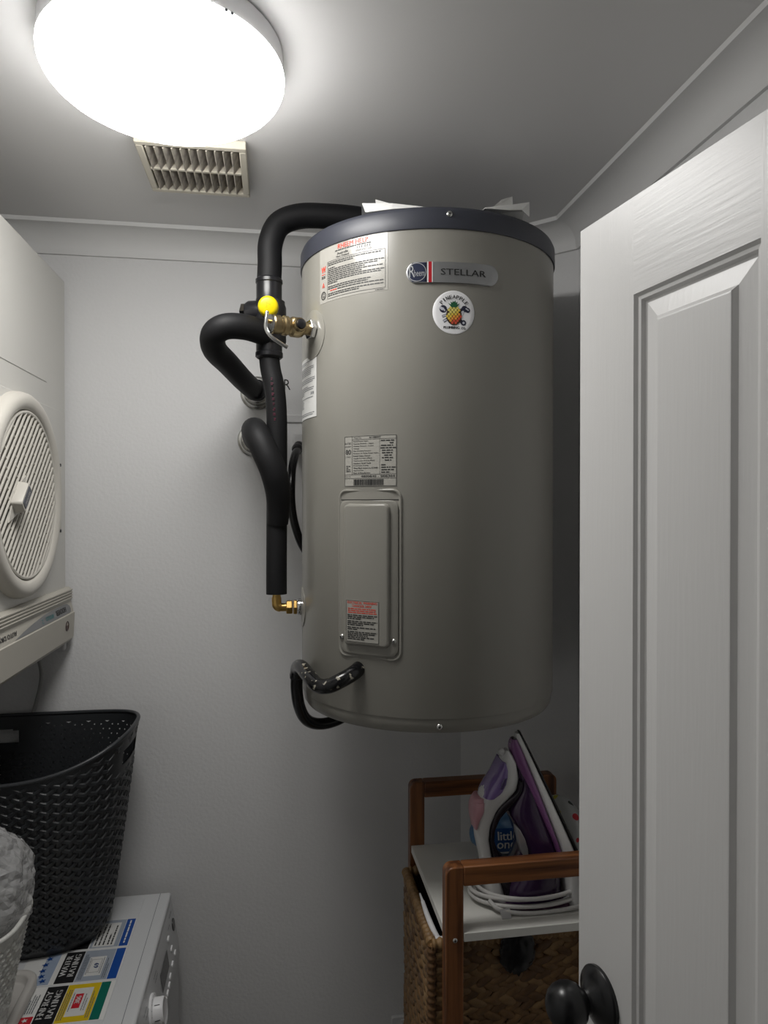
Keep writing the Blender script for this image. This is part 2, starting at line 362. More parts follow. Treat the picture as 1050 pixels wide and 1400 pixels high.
# warning label on the cover
rn = random.Random(3)
WL = cyl(-126.7, 1.546); lb = obj('warning_label', slab(-0.031, 0.031, -0.0365, 0.0365, WL, 0.0134, 0.0138, 8), M_label, hw, ang=20)
gs = [text('ELECTRICAL WARNING', 0, 0.0325, 0.056, 0.0042, WL, 0.0142, bold=0.0003), text('DANGER 240V', 0, 0.0268, 0.036, 0.0042, WL, 0.0142, bold=0.0003)]
gs += [micro(-0.027, 0.027, v, 0.0022, WL, 0.0142, rn) for v in (0.0218, 0.0184, 0.015)]
obj('red_lettering', join(*gs), M_redink, lb, smooth=False)
gs = [frame_lines(-0.0305, 0.0305, -0.036, 0.036, 0.0006, WL, 0.0141)]
v = 0.0105
for f in (1, 0.9, 0.5, 0, 1, 0.9, 0.55, 0, 0.95, 0.35, 0, 1, 0.95, 0.7, 0.9, 0.6):
    if f: gs.append(micro(-0.028, 0.028, v, 0.0024, WL, 0.0142, rn, f)); v -= 0.0031
    else: v -= 0.0014
obj('lettering', join(*gs), M_ink, lb, smooth=False)
# rating plate
RL = cyl(-125.2, 1.825); rp = obj('rating_plate', slab(-0.0515, 0.0515, -0.0445, 0.0445, RL, 0.0002, 0.0005, 10), M_label, hw, ang=20)
O = 0.0009
gs = [frame_lines(-0.051, 0.051, -0.044, 0.044, 0.0007, RL, O), rect(-0.051, 0.051, -0.0238, -0.0232, RL, O, 8), rect(-0.051, 0.051, -0.0305, -0.0299, RL, O, 8),
      rect(-0.0345, -0.0339, -0.0235, 0.044, RL, O), rect(0.0205, 0.0209, -0.0235, 0.0375, RL, O), rect(-0.034, 0.051, 0.0374, 0.038, RL, O, 8),
      text('RATED', -0.043, 0.0315, 0.0135, 0.0034, RL, O), text('DELIVERY', -0.043, 0.0262, 0.0135, 0.0022, RL, O), text('80', -0.043, 0.0165, 0.0115, 0.0085, RL, O, bold=0.0004), text('LITRES', -0.043, 0.0078, 0.011, 0.0022, RL, O),
      text('Model No.', -0.0305, 0.0408, 0.016, 0.0026, RL, O, 'l'), text('4A1080W7', 0.0115, 0.0408, 0.022, 0.0028, RL, O, bold=0.0003), text('4800840 - 008304', 0.016, -0.0268, 0.064, 0.0034, RL, O, bold=0.0004), text('Serial No.', -0.043, -0.0268, 0.013, 0.0018, RL, O)]
names_ = ['Rated Power Input', 'Heating Element - Upper', 'Heating Element - Lower', 'Voltage', 'Max Working Pressure', 'Pressure & Temp Relief Valve', 'Relief Valve Fitted', 'Supply Pressure (Max)', 'Thermostat Setting (Max)', 'Stainless Steel Tank', 'Protection Rating', 'WaterMark Licence to AS3498', 'Approval No.', 'Date of Manufacture']
for k, s in enumerate(names_): gs.append(text(s, -0.0315, 0.0345 - 0.00425 * k, 0.00178 * len(s), 0.0024, RL, O, 'l', bold=0.00025))
for k, (u, ww) in enumerate(((0.035, 0.024), (0.0425, 0.007), (0.034, 0.022), (0.036, 0.028), (0.035, 0.02), (0.035, 0.02), (0.036, 0.014), (0.035, 0.02), (0.036, 0.012))): gs.append(micro(u - ww / 2, u + ww / 2, 0.0345 - 0.00425 * k, 0.0024, RL, O, rn))
for k, ww in enumerate((0.009, 0.026, 0.023, 0.016)): gs.append(micro(0.0235, 0.0235 + ww, -0.0075 - 0.0042 * k, 0.0024, RL, O, rn))
for k in range(4): gs.append(micro(-0.0475, -0.0375, -0.0085 - 0.003 * k, 0.0018, RL, O, rn, (1, .5, .9, 1)[k]))
u = -0.031
while u < 0.027:
    b = rn.choice((0.0004, 0.0006, 0.0009, 0.0013)); gs.append(rect(u, u + b, -0.0425, -0.0318, RL, O)); u += b + rn.choice((0.0003, 0.0004, 0.0007))
obj('lettering', join(*gs), M_ink, rp, smooth=False)
# help label near the top
HL = cyl(-134.8, 2.1695); hl = obj('help_label', slab(-0.078, 0.078, -0.052, 0.052, HL, 0.0002, 0.0004, 16), mat('clear_label', (0.37, 0.358, 0.325), 0.16), hw, ang=20)
gs = [text('RHEEM HELP', 0.008, 0.0405, 0.066, 0.0085, HL, O, bold=0.0003), text('W', -0.0655, 0.0085, 0.013, 0.011, HL, O, bold=0.001), micro(-0.071, -0.06, 0.0, 0.0016, HL, O, rn), micro(-0.0455, -0.028, -0.0335, 0.0024, HL, O, rn),
      rect(-0.069, -0.062, -0.0235, -0.0227, HL, O), text('A', -0.0655, -0.0195, 0.0085, 0.0085, HL, O)]
obj('red_lettering', join(*gs), M_redink, hl, smooth=False)
gs = [frame_lines(-0.0535, 0.074, -0.0475, 0.0195, 0.0006, HL, O, 12), text('Australia', -0.014, 0.0285, 0.026, 0.0044, HL, O, bold=0.0003), text('New Zealand', -0.014, 0.0232, 0.03, 0.0034, HL, O, bold=0.0003), text('131 031', 0.032, 0.030, 0.026, 0.0044, HL, O), text('0800 657 335', 0.032, 0.0245, 0.032, 0.003, HL, O), micro(-0.032, 0.048, 0.0342, 0.0022, HL, O, rn), micro(0.055, 0.072, -0.0498, 0.0016, HL, O, rn)]
v = 0.016
for f in (0.95, 0.5, 0, 0.15, 1, 0.9, 0.7, 0.98, 0.65, 1, 0.95, 0.2, 0, 0.8, 0.75, 0, 1, 1, 0.6):
    if f: gs.append(micro(-0.0515, 0.0715, v, 0.0023, HL, O, rn, f)); v -= 0.0034
    else: v -= 0.0024
gs[-3] = micro(-0.026, 0.0715, -0.0335, 0.0023, HL, O, rn)
ring = lathe([(0.0062, 0), (0.0074, 0)], (0, 0, 0), (0, 0, 1), 24)
for r0, r1 in ((0.0058, 0.0076), (0.0034, 0.0042)):
    V, Fc = lathe([(r0, 0), (r1, 0)], (0, 0, 0), (0, 0, 1), 24); gs.append(([HL(x - 0.0655, y - 0.0385, O) for x, y, z in V], Fc))
gs.append(text('*', -0.0655, -0.0395, 0.004, 0.004, HL, O))
gs += [micro(-0.0715, -0.0595, v, 0.0018, HL, O, rn) for v in (-0.004, -0.0065)]
obj('lettering', join(*gs), M_ink, hl, smooth=False)
# side sheet
SL = cyl(-166, 1.972); sb = obj('instruction_sheet', slab(-0.047, 0.0475, -0.058, 0.058, SL, 0.0004, 0.0009, 12), M_paper, hw, ang=20)
gs = []; v = 0.05
for f in (0.9, 0.5, 0, 0.95, 0.95, 0.8, 0.8, 0.8, 0, 1, 1, 0.9, 0, 0.6, 0.95, 0.9, 0.3, 0.3, 0, 0.9, 0.25, 0.3, 0.25, 0.25, 0.3, 0, 0, 0.98, 0.9):
    if f: gs.append(micro(-0.043, 0.042, v, 0.0016, SL, 0.0013, rn, f)); v -= 0.0034
    else: v -= 0.0045
gs.append(text('A10', 0.03, -0.012, 0.014, 0.006, SL, 0.0013, bold=0.0005))
obj('lettering', join(*gs), M_ink_grey, sb, smooth=False)
# maker's badge
BG = cyl(-91.7, 2.1425); BW, BH = 0.161, 0.036
def stad(wd, ht, k=12): return rrect(wd, ht, ht / 2 - 1e-4, k)
def plate_on(fn, poly, d0, d1, taper=0.0012):
    """an outline as a curved plate: walls, then lid strips"""
    cu = sum(p[0] for p in poly) / len(poly); cvv = sum(p[1] for p in poly) / len(poly)
    rings = [[fn(u, v, d0) for u, v in poly], [fn(u, v, d1 - 0.0004) for u, v in poly]]
    for k in (0.985, 0.8, 0.6, 0.4, 0.2, 0.0): rings.append([fn(cu + (u - cu) * k, cvv + (v - cvv) * (0.97 if k else 0.97), d1) for u, v in poly])
    return loft(rings, False, False)
M_badge = mat('brushed_aluminium', (0.36, 0.365, 0.37), 0.36, 0.8)
bd = obj('badge', plate_on(BG, stad(BW, BH), 0, 0.0035), M_badge, hw, ang=50)
left = [(u, v) for u, v in stad(BW - 0.003, BH - 0.003, 12) if u < -0.047] ; left = [(-0.0465, 0.0165)] + left + [(-0.0465, -0.0165)]
M_navy = mat('navy_enamel', (0.022, 0.028, 0.06), 0.3)
obj('navy_field', plate_on(BG, left, 0.0035, 0.0040), M_navy, bd, ang=50)
obj('red_stripe', rect(-0.0432, -0.038, -0.0175, 0.0175, BG, 0.0042, 2), mat('red_enamel', (0.42, 0.012, 0.02), 0.35), bd)
obj('white_line', join(rect(-0.0452, -0.0436, -0.0175, 0.0175, BG, 0.0041), rect(-0.0376, -0.0364, -0.0175, 0.0175, BG, 0.0041)), M_wht_vinyl, bd)
V, Fc = lathe([(0.0148, 0), (0.0158, 0)], (0, 0, 0), (0, 0, 1), 32)
obj('emblem', join(([BG(x - 0.0628, y, 0.0046) for x, y, z in V], Fc), text('R', -0.0708, 0.0015, 0.0095, 0.020, BG, 0.0046), text('heem', -0.0585, -0.0015, 0.0175, 0.011, BG, 0.0046)), mat('silver_print', (0.6, 0.61, 0.63), 0.3, 0.6), bd, smooth=False)
obj('lettering', text('STELLAR', 0.0165, 0.0005, 0.079, 0.0105, BG, 0.0042, bold=0.0003), M_ink, bd, smooth=False)
# round plumber's sticker
PS = cyl(-91.7, 2.0755)
st = obj('round_sticker', plate_on(PS, [(0.0365 * math.cos(t), 0.037 * math.sin(t)) for t in [2 * PI * i / 48 for i in range(48)]], 0.0003, 0.0007), M_wht_vinyl, hw, ang=50)
SO = 0.0011
def poly_on(pts, fn, off): return [fn(u, v, off) for u, v in pts], [tuple(range(len(pts)))]
gs = []
for k, ch in enumerate('PINEAPPLE'):
    t = math.radians(148 - 116 * (k + 0.5) / 9); r = 0.0272
    ff = (lambda t, r: lambda u, v, d: PS((r + v) * math.cos(t) + u * math.sin(t), -0.001 + (r + v) * math.sin(t) - u * math.cos(t), d))(t, r)
    gs.append(text(ch, 0, 0, 0.0044 if ch != 'I' else 0.0014, 0.0062, ff, SO + 0.0009, bold=0.0006))
gs += [text('PLUMBING', -0.0045, -0.0258, 0.027, 0.0044, PS, SO, bold=0.0006), text('CO.', 0.0165, -0.0265, 0.0075, 0.0042, PS, SO, bold=0.0005)]
obj('lettering', join(*gs), M_ink, st, smooth=False)
def bar(p, q, wd, off, ext=1.0):
    d = Vector((q[0] - p[0], q[1] - p[1])).normalized(); n = Vector((-d.y, d.x)) * wd
    return poly_on([(p[0] + n.x, p[1] + n.y), (p[0] - n.x, p[1] - n.y), (q[0] - n.x, q[1] - n.y), (q[0] + n.x, q[1] + n.y)][::-1], PS, off)
def disc(u, v, r, off, n=16, e=1.0): return poly_on([(u + r * math.cos(2 * PI * i / n), v + e * r * math.sin(2 * PI * i / n)) for i in range(n)], PS, off)
tools = [bar((-0.020, 0.007), (0.014, -0.016), 0.0030, SO), disc(0.0165, -0.0172, 0.0048, SO), disc(-0.0185, 0.0055, 0.0064, SO), bar((0.018, 0.008), (-0.018, -0.016), 0.0024, SO), bar((0.016, 0.006), (-0.02, -0.0075), 0.0021, SO), disc(0.0185, 0.0065, 0.0055, SO), disc(0.0240, 0.0045, 0.0044, SO)]
obj('tools_dark', join(*tools), mat('sticker_navy', (0.02, 0.022, 0.045), 0.4), st, smooth=False)
tl = [bar((-0.018, -0.0155), (-0.0125, -0.0125), 0.0013, SO + 0.0002), bar((-0.0195, -0.0072), (-0.0125, -0.0048), 0.0011, SO + 0.0002), disc(0.0168, -0.0174, 0.0021, SO + 0.0002), bar((-0.0245, 0.0085), (-0.0185, 0.0045), 0.0022, SO + 0.0002), bar((-0.0195, 0.0075), (-0.0155, 0.0020), 0.0013, SO + 0.0002), bar((0.0205, 0.0075), (0.026, 0.0040), 0.0011, SO + 0.0002), bar((0.0165, 0.003), (0.0135, -0.003), 0.0012, SO + 0.0002)]
obj('tools_light', join(*tl), mat('sticker_silver', (0.55, 0.56, 0.62), 0.4), st, smooth=False)
obj('fruit_outline', disc(0, -0.0055, 0.0135, SO + 0.0003, 24, 1.22), mat('sticker_brown', (0.05, 0.03, 0.012), 0.4), st, smooth=False)
fruit = {0: [], 1: [], 2: [], 3: []}
for r in range(8):
    for c in range(-2, 3):
        u = (c + (0.5 if r % 2 else 0)) * 0.0058; v = 0.0075 - r * 0.0036
        if (u / 0.0122) ** 2 + ((v + 0.0055) / 0.0153) ** 2 < 1:
            k = min(3, max(0, int((0.006 - v + u * 0.5) / 0.0062))); fruit[k].append(disc(u, v, 0.0024, SO + 0.0005, 8, 0.95))
for k, cc in enumerate(((0.72, 0.62, 0.16), (0.72, 0.52, 0.07), (0.75, 0.3, 0.05), (0.6, 0.08, 0.04))):
    if fruit[k]: obj('fruit_scale', join(*fruit[k]), mat('sticker_fruit_%d' % k, cc, 0.4), st, smooth=False)
lv = [poly_on([(-0.0045, 0.0085), (0.0045, 0.0085), (0.0015 * s + 0.011 * s * abs(s) ** 0.3 * 0.8, 0.0125 + hgt)], PS, SO + 0.0006 + 0.00004 * i) for i, (s, hgt) in enumerate(((-1.0, 0.003), (1.0, 0.003), (-0.65, 0.006), (0.65, 0.006), (-0.3, 0.007), (0.3, 0.008), (0.01, 0.0065)))]
obj('fruit_leaves', join(*lv), mat('sticker_green', (0.012, 0.10, 0.04), 0.4), st, smooth=False)
# ports on the side: domed escutcheons
M_clearp = mat('escutcheon_plastic', (0.32, 0.308, 0.275), 0.3)
pv = cyl(-157.4, 2.076); n157 = Vector((math.cos(math.radians(-157.4)), math.sin(math.radians(-157.4)), 0))
def port(parent, a, z, r):
    fn = cyl(a, z); rings = [[fn(rr * math.cos(2 * PI * i / 40), rr * math.sin(2 * PI * i / 40), h) for i in range(40)] for rr, h in ((r, 0.0002), (r, 0.0012), (r * 0.97, 0.0016), (r * 0.5, 0.0022), (r * 0.3, 0.0026))]
    return obj('port_cover', loft(rings, False, True), M_tank, parent, ang=50)
port(hw, -159, 2.068, 0.046); port(hw, -178, 1.545, 0.040)

# ------------------------------------------------------------------ relief valve on the tank
P0 = Vector(pv(0, 0, 0)); dv = n157
rv = thing('relief_valve', tuple(P0), 'brass relief valve with steel lever on the side of the water heater', 'valve')
obj('nut', hexnut(P0 + dv * 0.003, dv, 0.019, 0.010), M_chrome, rv, smooth=False, bevel=0.0015)
obj('body', lathe([(0, 0.012), (0.0115, 0.012), (0.0115, 0.022), (0.0165, 0.026), (0.0185, 0.032), (0.0185, 0.046), (0.0155, 0.050), (0.0155, 0.054), (0.018, 0.056), (0.018, 0.063), (0.0148, 0.065), (0.0148, 0.069), (0.0172, 0.071), (0.0172, 0.083), (0.015, 0.086), (0, 0.086)], P0, dv, 32), M_bronze, rv)
side = Vector((0.42, -0.9, 0.05)).normalized()
obj('outlet', lathe([(0.0125, 0.0), (0.0125, 0.021), (0.0115, 0.023), (0.0095, 0.023)], P0 + dv * 0.039, side, 24), M_bronze, rv)
obj('outlet_plug', lathe([(0, 0.0225), (0.0095, 0.0225), (0.0085, 0.027), (0.004, 0.029), (0, 0.029)], P0 + dv * 0.039, side, 12), M_blackp, rv)
E_ = P0 + dv * 0.086
obj('end_disc', lathe([(0, 0), (0.0165, 0), (0.0165, 0.003), (0, 0.004)], E_, dv, 32), M_steel, rv)
obj('end_pin', lathe([(0, 0), (0.004, 0), (0.004, 0.007), (0, 0.008)], E_ + Vector((0, 0, 0.004)), dv, 16), M_brass, rv)
lev = [E_ + dv * 0.008 + Vector((0.0, -0.004, 0.020)), E_ + dv * 0.010 + Vector((0.0, -0.005, 0.004)), E_ + dv * 0.010 + Vector((0.0, -0.006, -0.012)), E_ + dv * 0.004 + Vector((0.004, -0.01, -0.026)), E_ - dv * 0.010 + Vector((0.010, -0.012, -0.038)), E_ - dv * 0.018 + Vector((0.012, -0.013, -0.043))]
V, Fc = tube(lev, 0.0035, 12, 6)
obj('lever', (V, Fc), M_steel, rv)

# ------------------------------------------------------------------ insulated pipes
PX, PY = -0.014, 1.42
hp = thing('hot_water_pipe', (PX, PY, 2.19), 'thick black foam insulated pipe bending from the heater top down to the mixing valve', 'pipe')
obj('insulation', tube([(0.255, 1.43, 2.325), (0.17, 1.43, 2.338), (0.10, 1.43, 2.340), (0.045, 1.428, 2.335), (0.006, 1.425, 2.315), (-0.011, 1.42, 2.275), (-0.0125, 1.42, 2.23), (PX, PY, 2.196)], 0.0245, 24), M_foam, hp)
obj('copper_end', tube([(0.255, 1.43, 2.325), (0.275, 1.43, 2.315), (0.285, 1.43, 2.29), (0.285, 1.43, 2.255)], 0.013, 16), mat('copper', (0.5, 0.22, 0.1), 0.35, 1.0), hp)
tv = thing('tempering_valve', (PX, PY, 2.05), 'black insulated mixing valve with yellow cap between the pipes', 'valve')
obj('upper_collar', lathe([(0, 2.155), (0.0265, 2.155), (0.0265, 2.160), (0.0255, 2.162), (0.0255, 2.192), (0.027, 2.194), (0.027, 2.200), (0.0245, 2.203), (0, 2.203)], (PX, PY, 0), (0, 0, 1), 32), M_blackp, tv)
obj('body', join(lathe([(0, 2.072), (0.029, 2.072), (0.031, 2.076), (0.031, 2.145), (0.0285, 2.152), (0.0285, 2.157), (0, 2.157)], (PX + 0.003, PY, 0), (0, 0, 1), 32),
                 lathe([(0, 0.0), (0.024, 0.0), (0.024, 0.040), (0.021, 0.046), (0, 0.046)], (PX, PY, 2.136), (-0.95, 0.3, 0), 28)), M_blackp, tv)
obj('lower_collar', lathe([(0, 2.043), (0.024, 2.043), (0.0275, 2.046), (0.0275, 2.054), (0.026, 2.056), (0.026, 2.074), (0, 2.074)], (PX, PY, 0), (0, 0, 1), 32), M_blackp, tv)
obj('side_nut', hexnut((PX - 0.043, PY + 0.013, 2.136), (-0.95, 0.3, 0), 0.019, 0.012), M_chrome, tv, smooth=False)
yd = Vector((-0.02, -1, -0.12)).normalized(); yo = Vector((PX - 0.001, PY - 0.028, 2.137))
obj('cap_collar', lathe([(0, 0), (0.0195, 0), (0.0195, 0.008), (0, 0.008)], yo, yd, 32), M_blackp, tv)
yc = obj('yellow_cap', lathe([(0, 0.006), (0.0200, 0.006), (0.0202, 0.010), (0.0192, 0.024), (0.0172, 0.0275), (0.013, 0.0290), (0, 0.0295)], yo, yd, 32), M_yellow, tv, ang=50)
a_, b_, d_ = frame_of(yd); a_ = Vector((1, 0, 0)); b_ = Vector((0, -0.12, 1)).normalized()
YFN = lambda u, v, d: yo + yd * (0.0297 + d) + a_ * u + b_ * v
obj('scored_mark', join(rect(-0.0033, -0.0028, -0.003, 0.006, YFN, 0.0001), poly_on([(-0.003, 0.006), (-0.003, 0.0054), (0.005, 0.0012), (0.005, 0.0018)][::-1], YFN, 0.0001)), mat('scratch', (0.45, 0.36, 0.02), 0.5), yc, smooth=False)
# left loop to the wall
lp = thing('wall_loop_pipe', (-0.05, YB, 2.02), 'black foam insulated pipe looping left from the mixing valve to the wall', 'pipe')
obj('insulation', tube([(-0.022, 1.405, 2.090), (-0.06, 1.375, 2.093), (-0.096, 1.362, 2.089), (-0.119, 1.375, 2.076), (-0.121, 1.42, 2.058), (-0.100, 1.50, 2.046), (-0.075, 1.60, 2.032), (-0.052, 1.70, 2.024)], 0.0245, 24), M_foam, lp)
def flange(parent, x, z):
    obj('wall_flange', lathe([(0.024, 0.0), (0.041, 0.0), (0.041, 0.004), (0.038, 0.007), (0.033, 0.008), (0.031, 0.014), (0.029, 0.030), (0.026, 0.032), (0.024, 0.032)], (x, YB - 0.0005, z), (0, -1, 0), 40), mat('brushed_chrome', (0.6, 0.6, 0.58), 0.25, 1.0), parent)
flange(lp, -0.046, 2.024)
obj('pipe_core', lathe([(0, 0), (0.024, 0), (0.024, 0.06), (0, 0.06)], (-0.047, YB - 0.001, 2.024), (0, -1, 0), 24), M_foam, lp)
# lower pipe from the second flange, running into the vertical one
bp = thing('wall_branch_pipe', (-0.05, YB, 1.91), 'black foam insulated pipe from the lower wall flange joining the vertical pipe', 'pipe')
obj('insulation', tube([(-0.053, 1.735, 1.908), (-0.051, 1.62, 1.906), (-0.047, 1.50, 1.903), (-0.043, 1.43, 1.899), (-0.034, 1.393, 1.880), (-0.020, 1.378, 1.848), (-0.005, 1.376, 1.812), (0.003, 1.385, 1.775), (0.004, 1.396, 1.742), (0.002, 1.404, 1.712)], lambda t: 0.0262 - 0.005 * max(0, t - 0.7) / 0.3, 24), M_foam, bp)
flange(bp, -0.053, 1.908)
cp = thing('cold_water_pipe', (0, 1.41, 1.57), 'straight vertical black insulated pipe left of the heater', 'pipe')
obj('insulation', tube([(PX, PY, 2.046), (-0.011, 1.419, 2.02), (-0.003, 1.415, 1.98), (0.001, 1.412, 1.92), (0.001, 1.411, 1.80), (0.0005, 1.408, 1.70), (0.0, 1.404, 1.62), (0.0, 1.402, 1.5705)], lambda t: 0.0205, 24), M_foam, cp)
# faded print along the foam
def print_on(pts, wd, n, seed):
    rr = random.Random(seed); gs = []
    for k in range(n):
        t = k / n; p = Vector(pts[0]).lerp(Vector(pts[1]), t); h = rr.uniform(0.003, 0.006)
        for q in range(2): gs.append(box(p.x - wd * rr.uniform(0.4, 1), p.x + wd * rr.uniform(0.3, 1), p.y - 0.0002, p.y + 0.0004, p.z - h * 0.3 - q * 0.003, p.z - q * 0.003))
    return join(*gs)
obj('faded_print', join(print_on([(-0.009, 1.3925, 2.00), (-0.002, 1.3908, 1.91)], 0.0028, 9, 4), print_on([(0.0, 1.3882, 1.70), (-0.001, 1.3865, 1.655)], 0.0035, 6, 9)), M_pinkink, cp, smooth=False)
# brass elbow into the tank
el = thing('brass_elbow', (0.0, 1.40, 1.545), 'brass elbow fitting joining the vertical pipe to the heater', 'pipe fitting')
obj('elbow', tube([(0.0, 1.402, 1.571), (0.0, 1.401, 1.556), (0.0015, 1.4, 1.5475), (0.009, 1.4, 1.5445), (0.024, 1.4, 1.5445)], lambda t: 0.0095 if 0.1 < t < 0.72 else 0.0082, 24, 6), M_brass, el)
obj('compression_nut', hexnut((0.019, 1.4, 1.5445), (1, 0, 0), 0.0145, 0.0125), M_brass, el, smooth=False, bevel=0.0012)
obj('lock_nut', hexnut((0.0335, 1.4, 1.5445), (1, 0, 0), 0.0155, 0.007), M_brass, el, smooth=False, bevel=0.0012)
obj('steel_collar', lathe([(0, 0), (0.0155, 0), (0.0165, 0.002), (0.0165, 0.008), (0.0155, 0.010), (0, 0.010)], (0.041, 1.4, 1.5445), (1, 0, 0), 32), M_chrome, el)
# flexible conduit behind
cd = thing('power_conduit', (0.06, 1.735, 1.89), 'thin black flexible conduit hanging between the pipes and heater', 'cable')
obj('conduit', tube([(0.053, 1.70, 1.885), (0.044, 1.66, 1.868), (0.036, 1.62, 1.832), (0.033, 1.60, 1.79), (0.035, 1.60, 1.74), (0.044, 1.60, 1.695), (0.062, 1.61, 1.65), (0.10, 1.62, 1.60), (0.16, 1.62, 1.57)], 0.0095, 16), M_rubber, cd)
obj('gland', lathe([(0, 0), (0.011, 0), (0.013, 0.004), (0.013, 0.012), (0.0115, 0.014), (0.0135, 0.018), (0.0135, 0.026), (0.0105, 0.034), (0, 0.036)], (0.056, 1.715, 1.895), (-0.25, -0.85, -0.45), 20), M_blackp, cd)
obj('outlet_box', box(0.04, 0.11, 1.708, 1.739, 1.875, 1.925), M_white, cd, bevel=0.004)
cw = obj('white_wire', tube([(0.043, 1.66, 1.835), (0.042, 1.63, 1.80), (0.040, 1.61, 1.77)], 0.0022, 8), M_white, cd)
# black conduit at the bottom front
bc = thing('supply_conduit', (0.142, 1.213, 1.46), 'scuffed glossy black conduit curling from the heater front to its underside', 'cable')
M_scuff = mat('scuffed_rubber', (0.006, 0.006, 0.007), 0.2, var=(70, 0.0, (0.5, 0.47, 0.38)))
# scuffs: pale paint only in patches
nt = M_scuff.node_tree
mr = [n for n in nt.nodes if n.type == 'MAP_RANGE'][0]; mr.inputs['From Min'].default_value = 0.60; mr.inputs['From Max'].default_value = 0.64; mr.inputs['To Max'].default_value = 0.75
obj('upper_run', tube([(0.148, 1.222, 1.462), (0.134, 1.203, 1.456), (0.112, 1.192, 1.447), (0.088, 1.196, 1.436), (0.070, 1.214, 1.434), (0.056, 1.255, 1.442), (0.046, 1.30, 1.446), (0.040, 1.335, 1.438), (0.0385, 1.352, 1.420)], 0.0132, 20), M_scuff, bc)
obj('joint_collar', lathe([(0, 0), (0.0137, 0), (0.0137, 0.008), (0, 0.008)], (0.0385, 1.352, 1.422), (0.02, 0.16, -0.99), 24), M_blackp, bc)
obj('lower_run', tube([(0.0385, 1.352, 1.418), (0.0385, 1.362, 1.39), (0.043, 1.38, 1.355), (0.055, 1.40, 1.322), (0.075, 1.42, 1.303), (0.105, 1.44, 1.296), (0.14, 1.46, 1.302), (0.17, 1.47, 1.325), (0.18, 1.475, 1.36)], 0.0118, 20), M_rubber, bc)
# papers lying on the heater
def sheet(name, pts, label, mm):
    g = loft(pts, False, False); o = obj(name, g, mm, None, origin=pts[0][0], ang=30, smooth=False)
    s = o.modifiers.new('thickness', 'SOLIDIFY'); s.thickness = 0.0008; tag(o, label, 'paper', 'papers lying on the heater'); return o
def crease(x0, x1, y0, z0, prof, dep):
    return [[(x0 + (x1 - x0) * t, y0 + dy, z0 + dz) for t, dz in prof] for dy, _ in ((0.0, 0), (dep, 0))]
def strip(rows):
    V = [p for r in rows for p in r]; n = len(rows[0]); return V, [(j * n + i, j * n + i + 1, (j + 1) * n + i + 1, (j + 1) * n + i) for j in range(len(rows) - 1) for i in range(n - 1)]
def paper(rows, label):
    o = obj('folded_paper', strip(rows), M_paper, None, origin=rows[0][0], smooth=False)
    s = o.modifiers.new('thickness', 'SOLIDIFY'); s.thickness = 0.0008; return tag(o, label, 'paper', 'folded papers on the heater')
ZT = Z1 + 0.0055
paper([[(0.155, 1.215, ZT - 0.0005), (0.20, 1.195, ZT), (0.25, 1.18, ZT + 0.0005)], [(0.150, 1.222, ZT + 0.018), (0.20, 1.20, ZT + 0.012), (0.255, 1.183, ZT + 0.002)], [(0.152, 1.245, ZT + 0.019), (0.20, 1.235, ZT + 0.012), (0.26, 1.225, ZT + 0.003)], [(0.160, 1.30, ZT + 0.002), (0.21, 1.29, ZT + 0.003), (0.27, 1.28, ZT + 0.001)]], 'white folded paper on the left of the heater top')
paper([[(0.178, 1.235, ZT + 0.016), (0.225, 1.22, ZT + 0.006)], [(0.176, 1.237, ZT + 0.033), (0.235, 1.222, ZT + 0.014)], [(0.19, 1.27, ZT + 0.004), (0.25, 1.26, ZT + 0.003)]], 'small upturned paper flap at the left of the heater top')
paper([[(0.36, 1.168, ZT), (0.405, 1.175, ZT + 0.003), (0.430, 1.182, ZT + 0.008), (0.446, 1.188, ZT - 0.001)], [(0.36, 1.172, ZT + 0.003), (0.405, 1.180, ZT + 0.014), (0.430, 1.186, ZT + 0.021), (0.447, 1.190, ZT + 0.026)], [(0.35, 1.21, ZT + 0.004), (0.40, 1.215, ZT + 0.014), (0.43, 1.22, ZT + 0.021), (0.45, 1.225, ZT + 0.024)], [(0.35, 1.27, ZT), (0.40, 1.27, ZT), (0.44, 1.27, ZT), (0.455, 1.27, ZT)]], 'white folded paper on the right of the heater top')
paper([[(0.385, 1.205, ZT + 0.020), (0.425, 1.215, ZT + 0.026)], [(0.40, 1.206, ZT + 0.034), (0.424, 1.216, ZT + 0.046)], [(0.41, 1.24, ZT + 0.012), (0.43, 1.24, ZT + 0.014)]], 'small upturned paper flap at the right of the heater top')

# ------------------------------------------------------------------ open door
DO = Vector((0.354, 0.775, 0)); DD = Vector((0.155, -0.988, 0)).normalized(); DN = Vector((-0.988, -0.155, 0)).normalized()   # along the leaf, out of its face
DF = lambda s, z, d: DO + DD * s + DN * d + Vector((0, 0, z))
def grain(name, axis):
    m = mat(name, (0.74, 0.735, 0.725), 0.37)
    nt = m.node_tree; b = nt.nodes['Principled BSDF']; tc = [n for n in nt.nodes if n.type == 'TEX_COORD'][0]
    mp = nt.nodes.new('ShaderNodeMapping'); sc = [260, 260, 260]; sc[axis] = 14
    if axis == 1: sc[0] = 14
    mp.inputs['Scale'].default_value = sc; nt.links.new(tc.outputs['Object'], mp.inputs['Vector'])
    n = nt.nodes.new('ShaderNodeTexNoise'); n.inputs['Scale'].default_value = 1; n.inputs['Detail'].default_value = 3; nt.links.new(mp.outputs['Vector'], n.inputs['Vector'])
    bp_ = nt.nodes.new('ShaderNodeBump'); bp_.inputs['Strength'].default_value = 0.22; bp_.inputs['Distance'].default_value = 0.001
    nt.links.new(n.outputs['Fac'], bp_.inputs['Height']); nt.links.new(bp_.outputs['Normal'], b.inputs['Normal'])
    return m
M_railp, M_stilep = grain('door_paint_rail', 1), grain('door_paint_stile', 2)
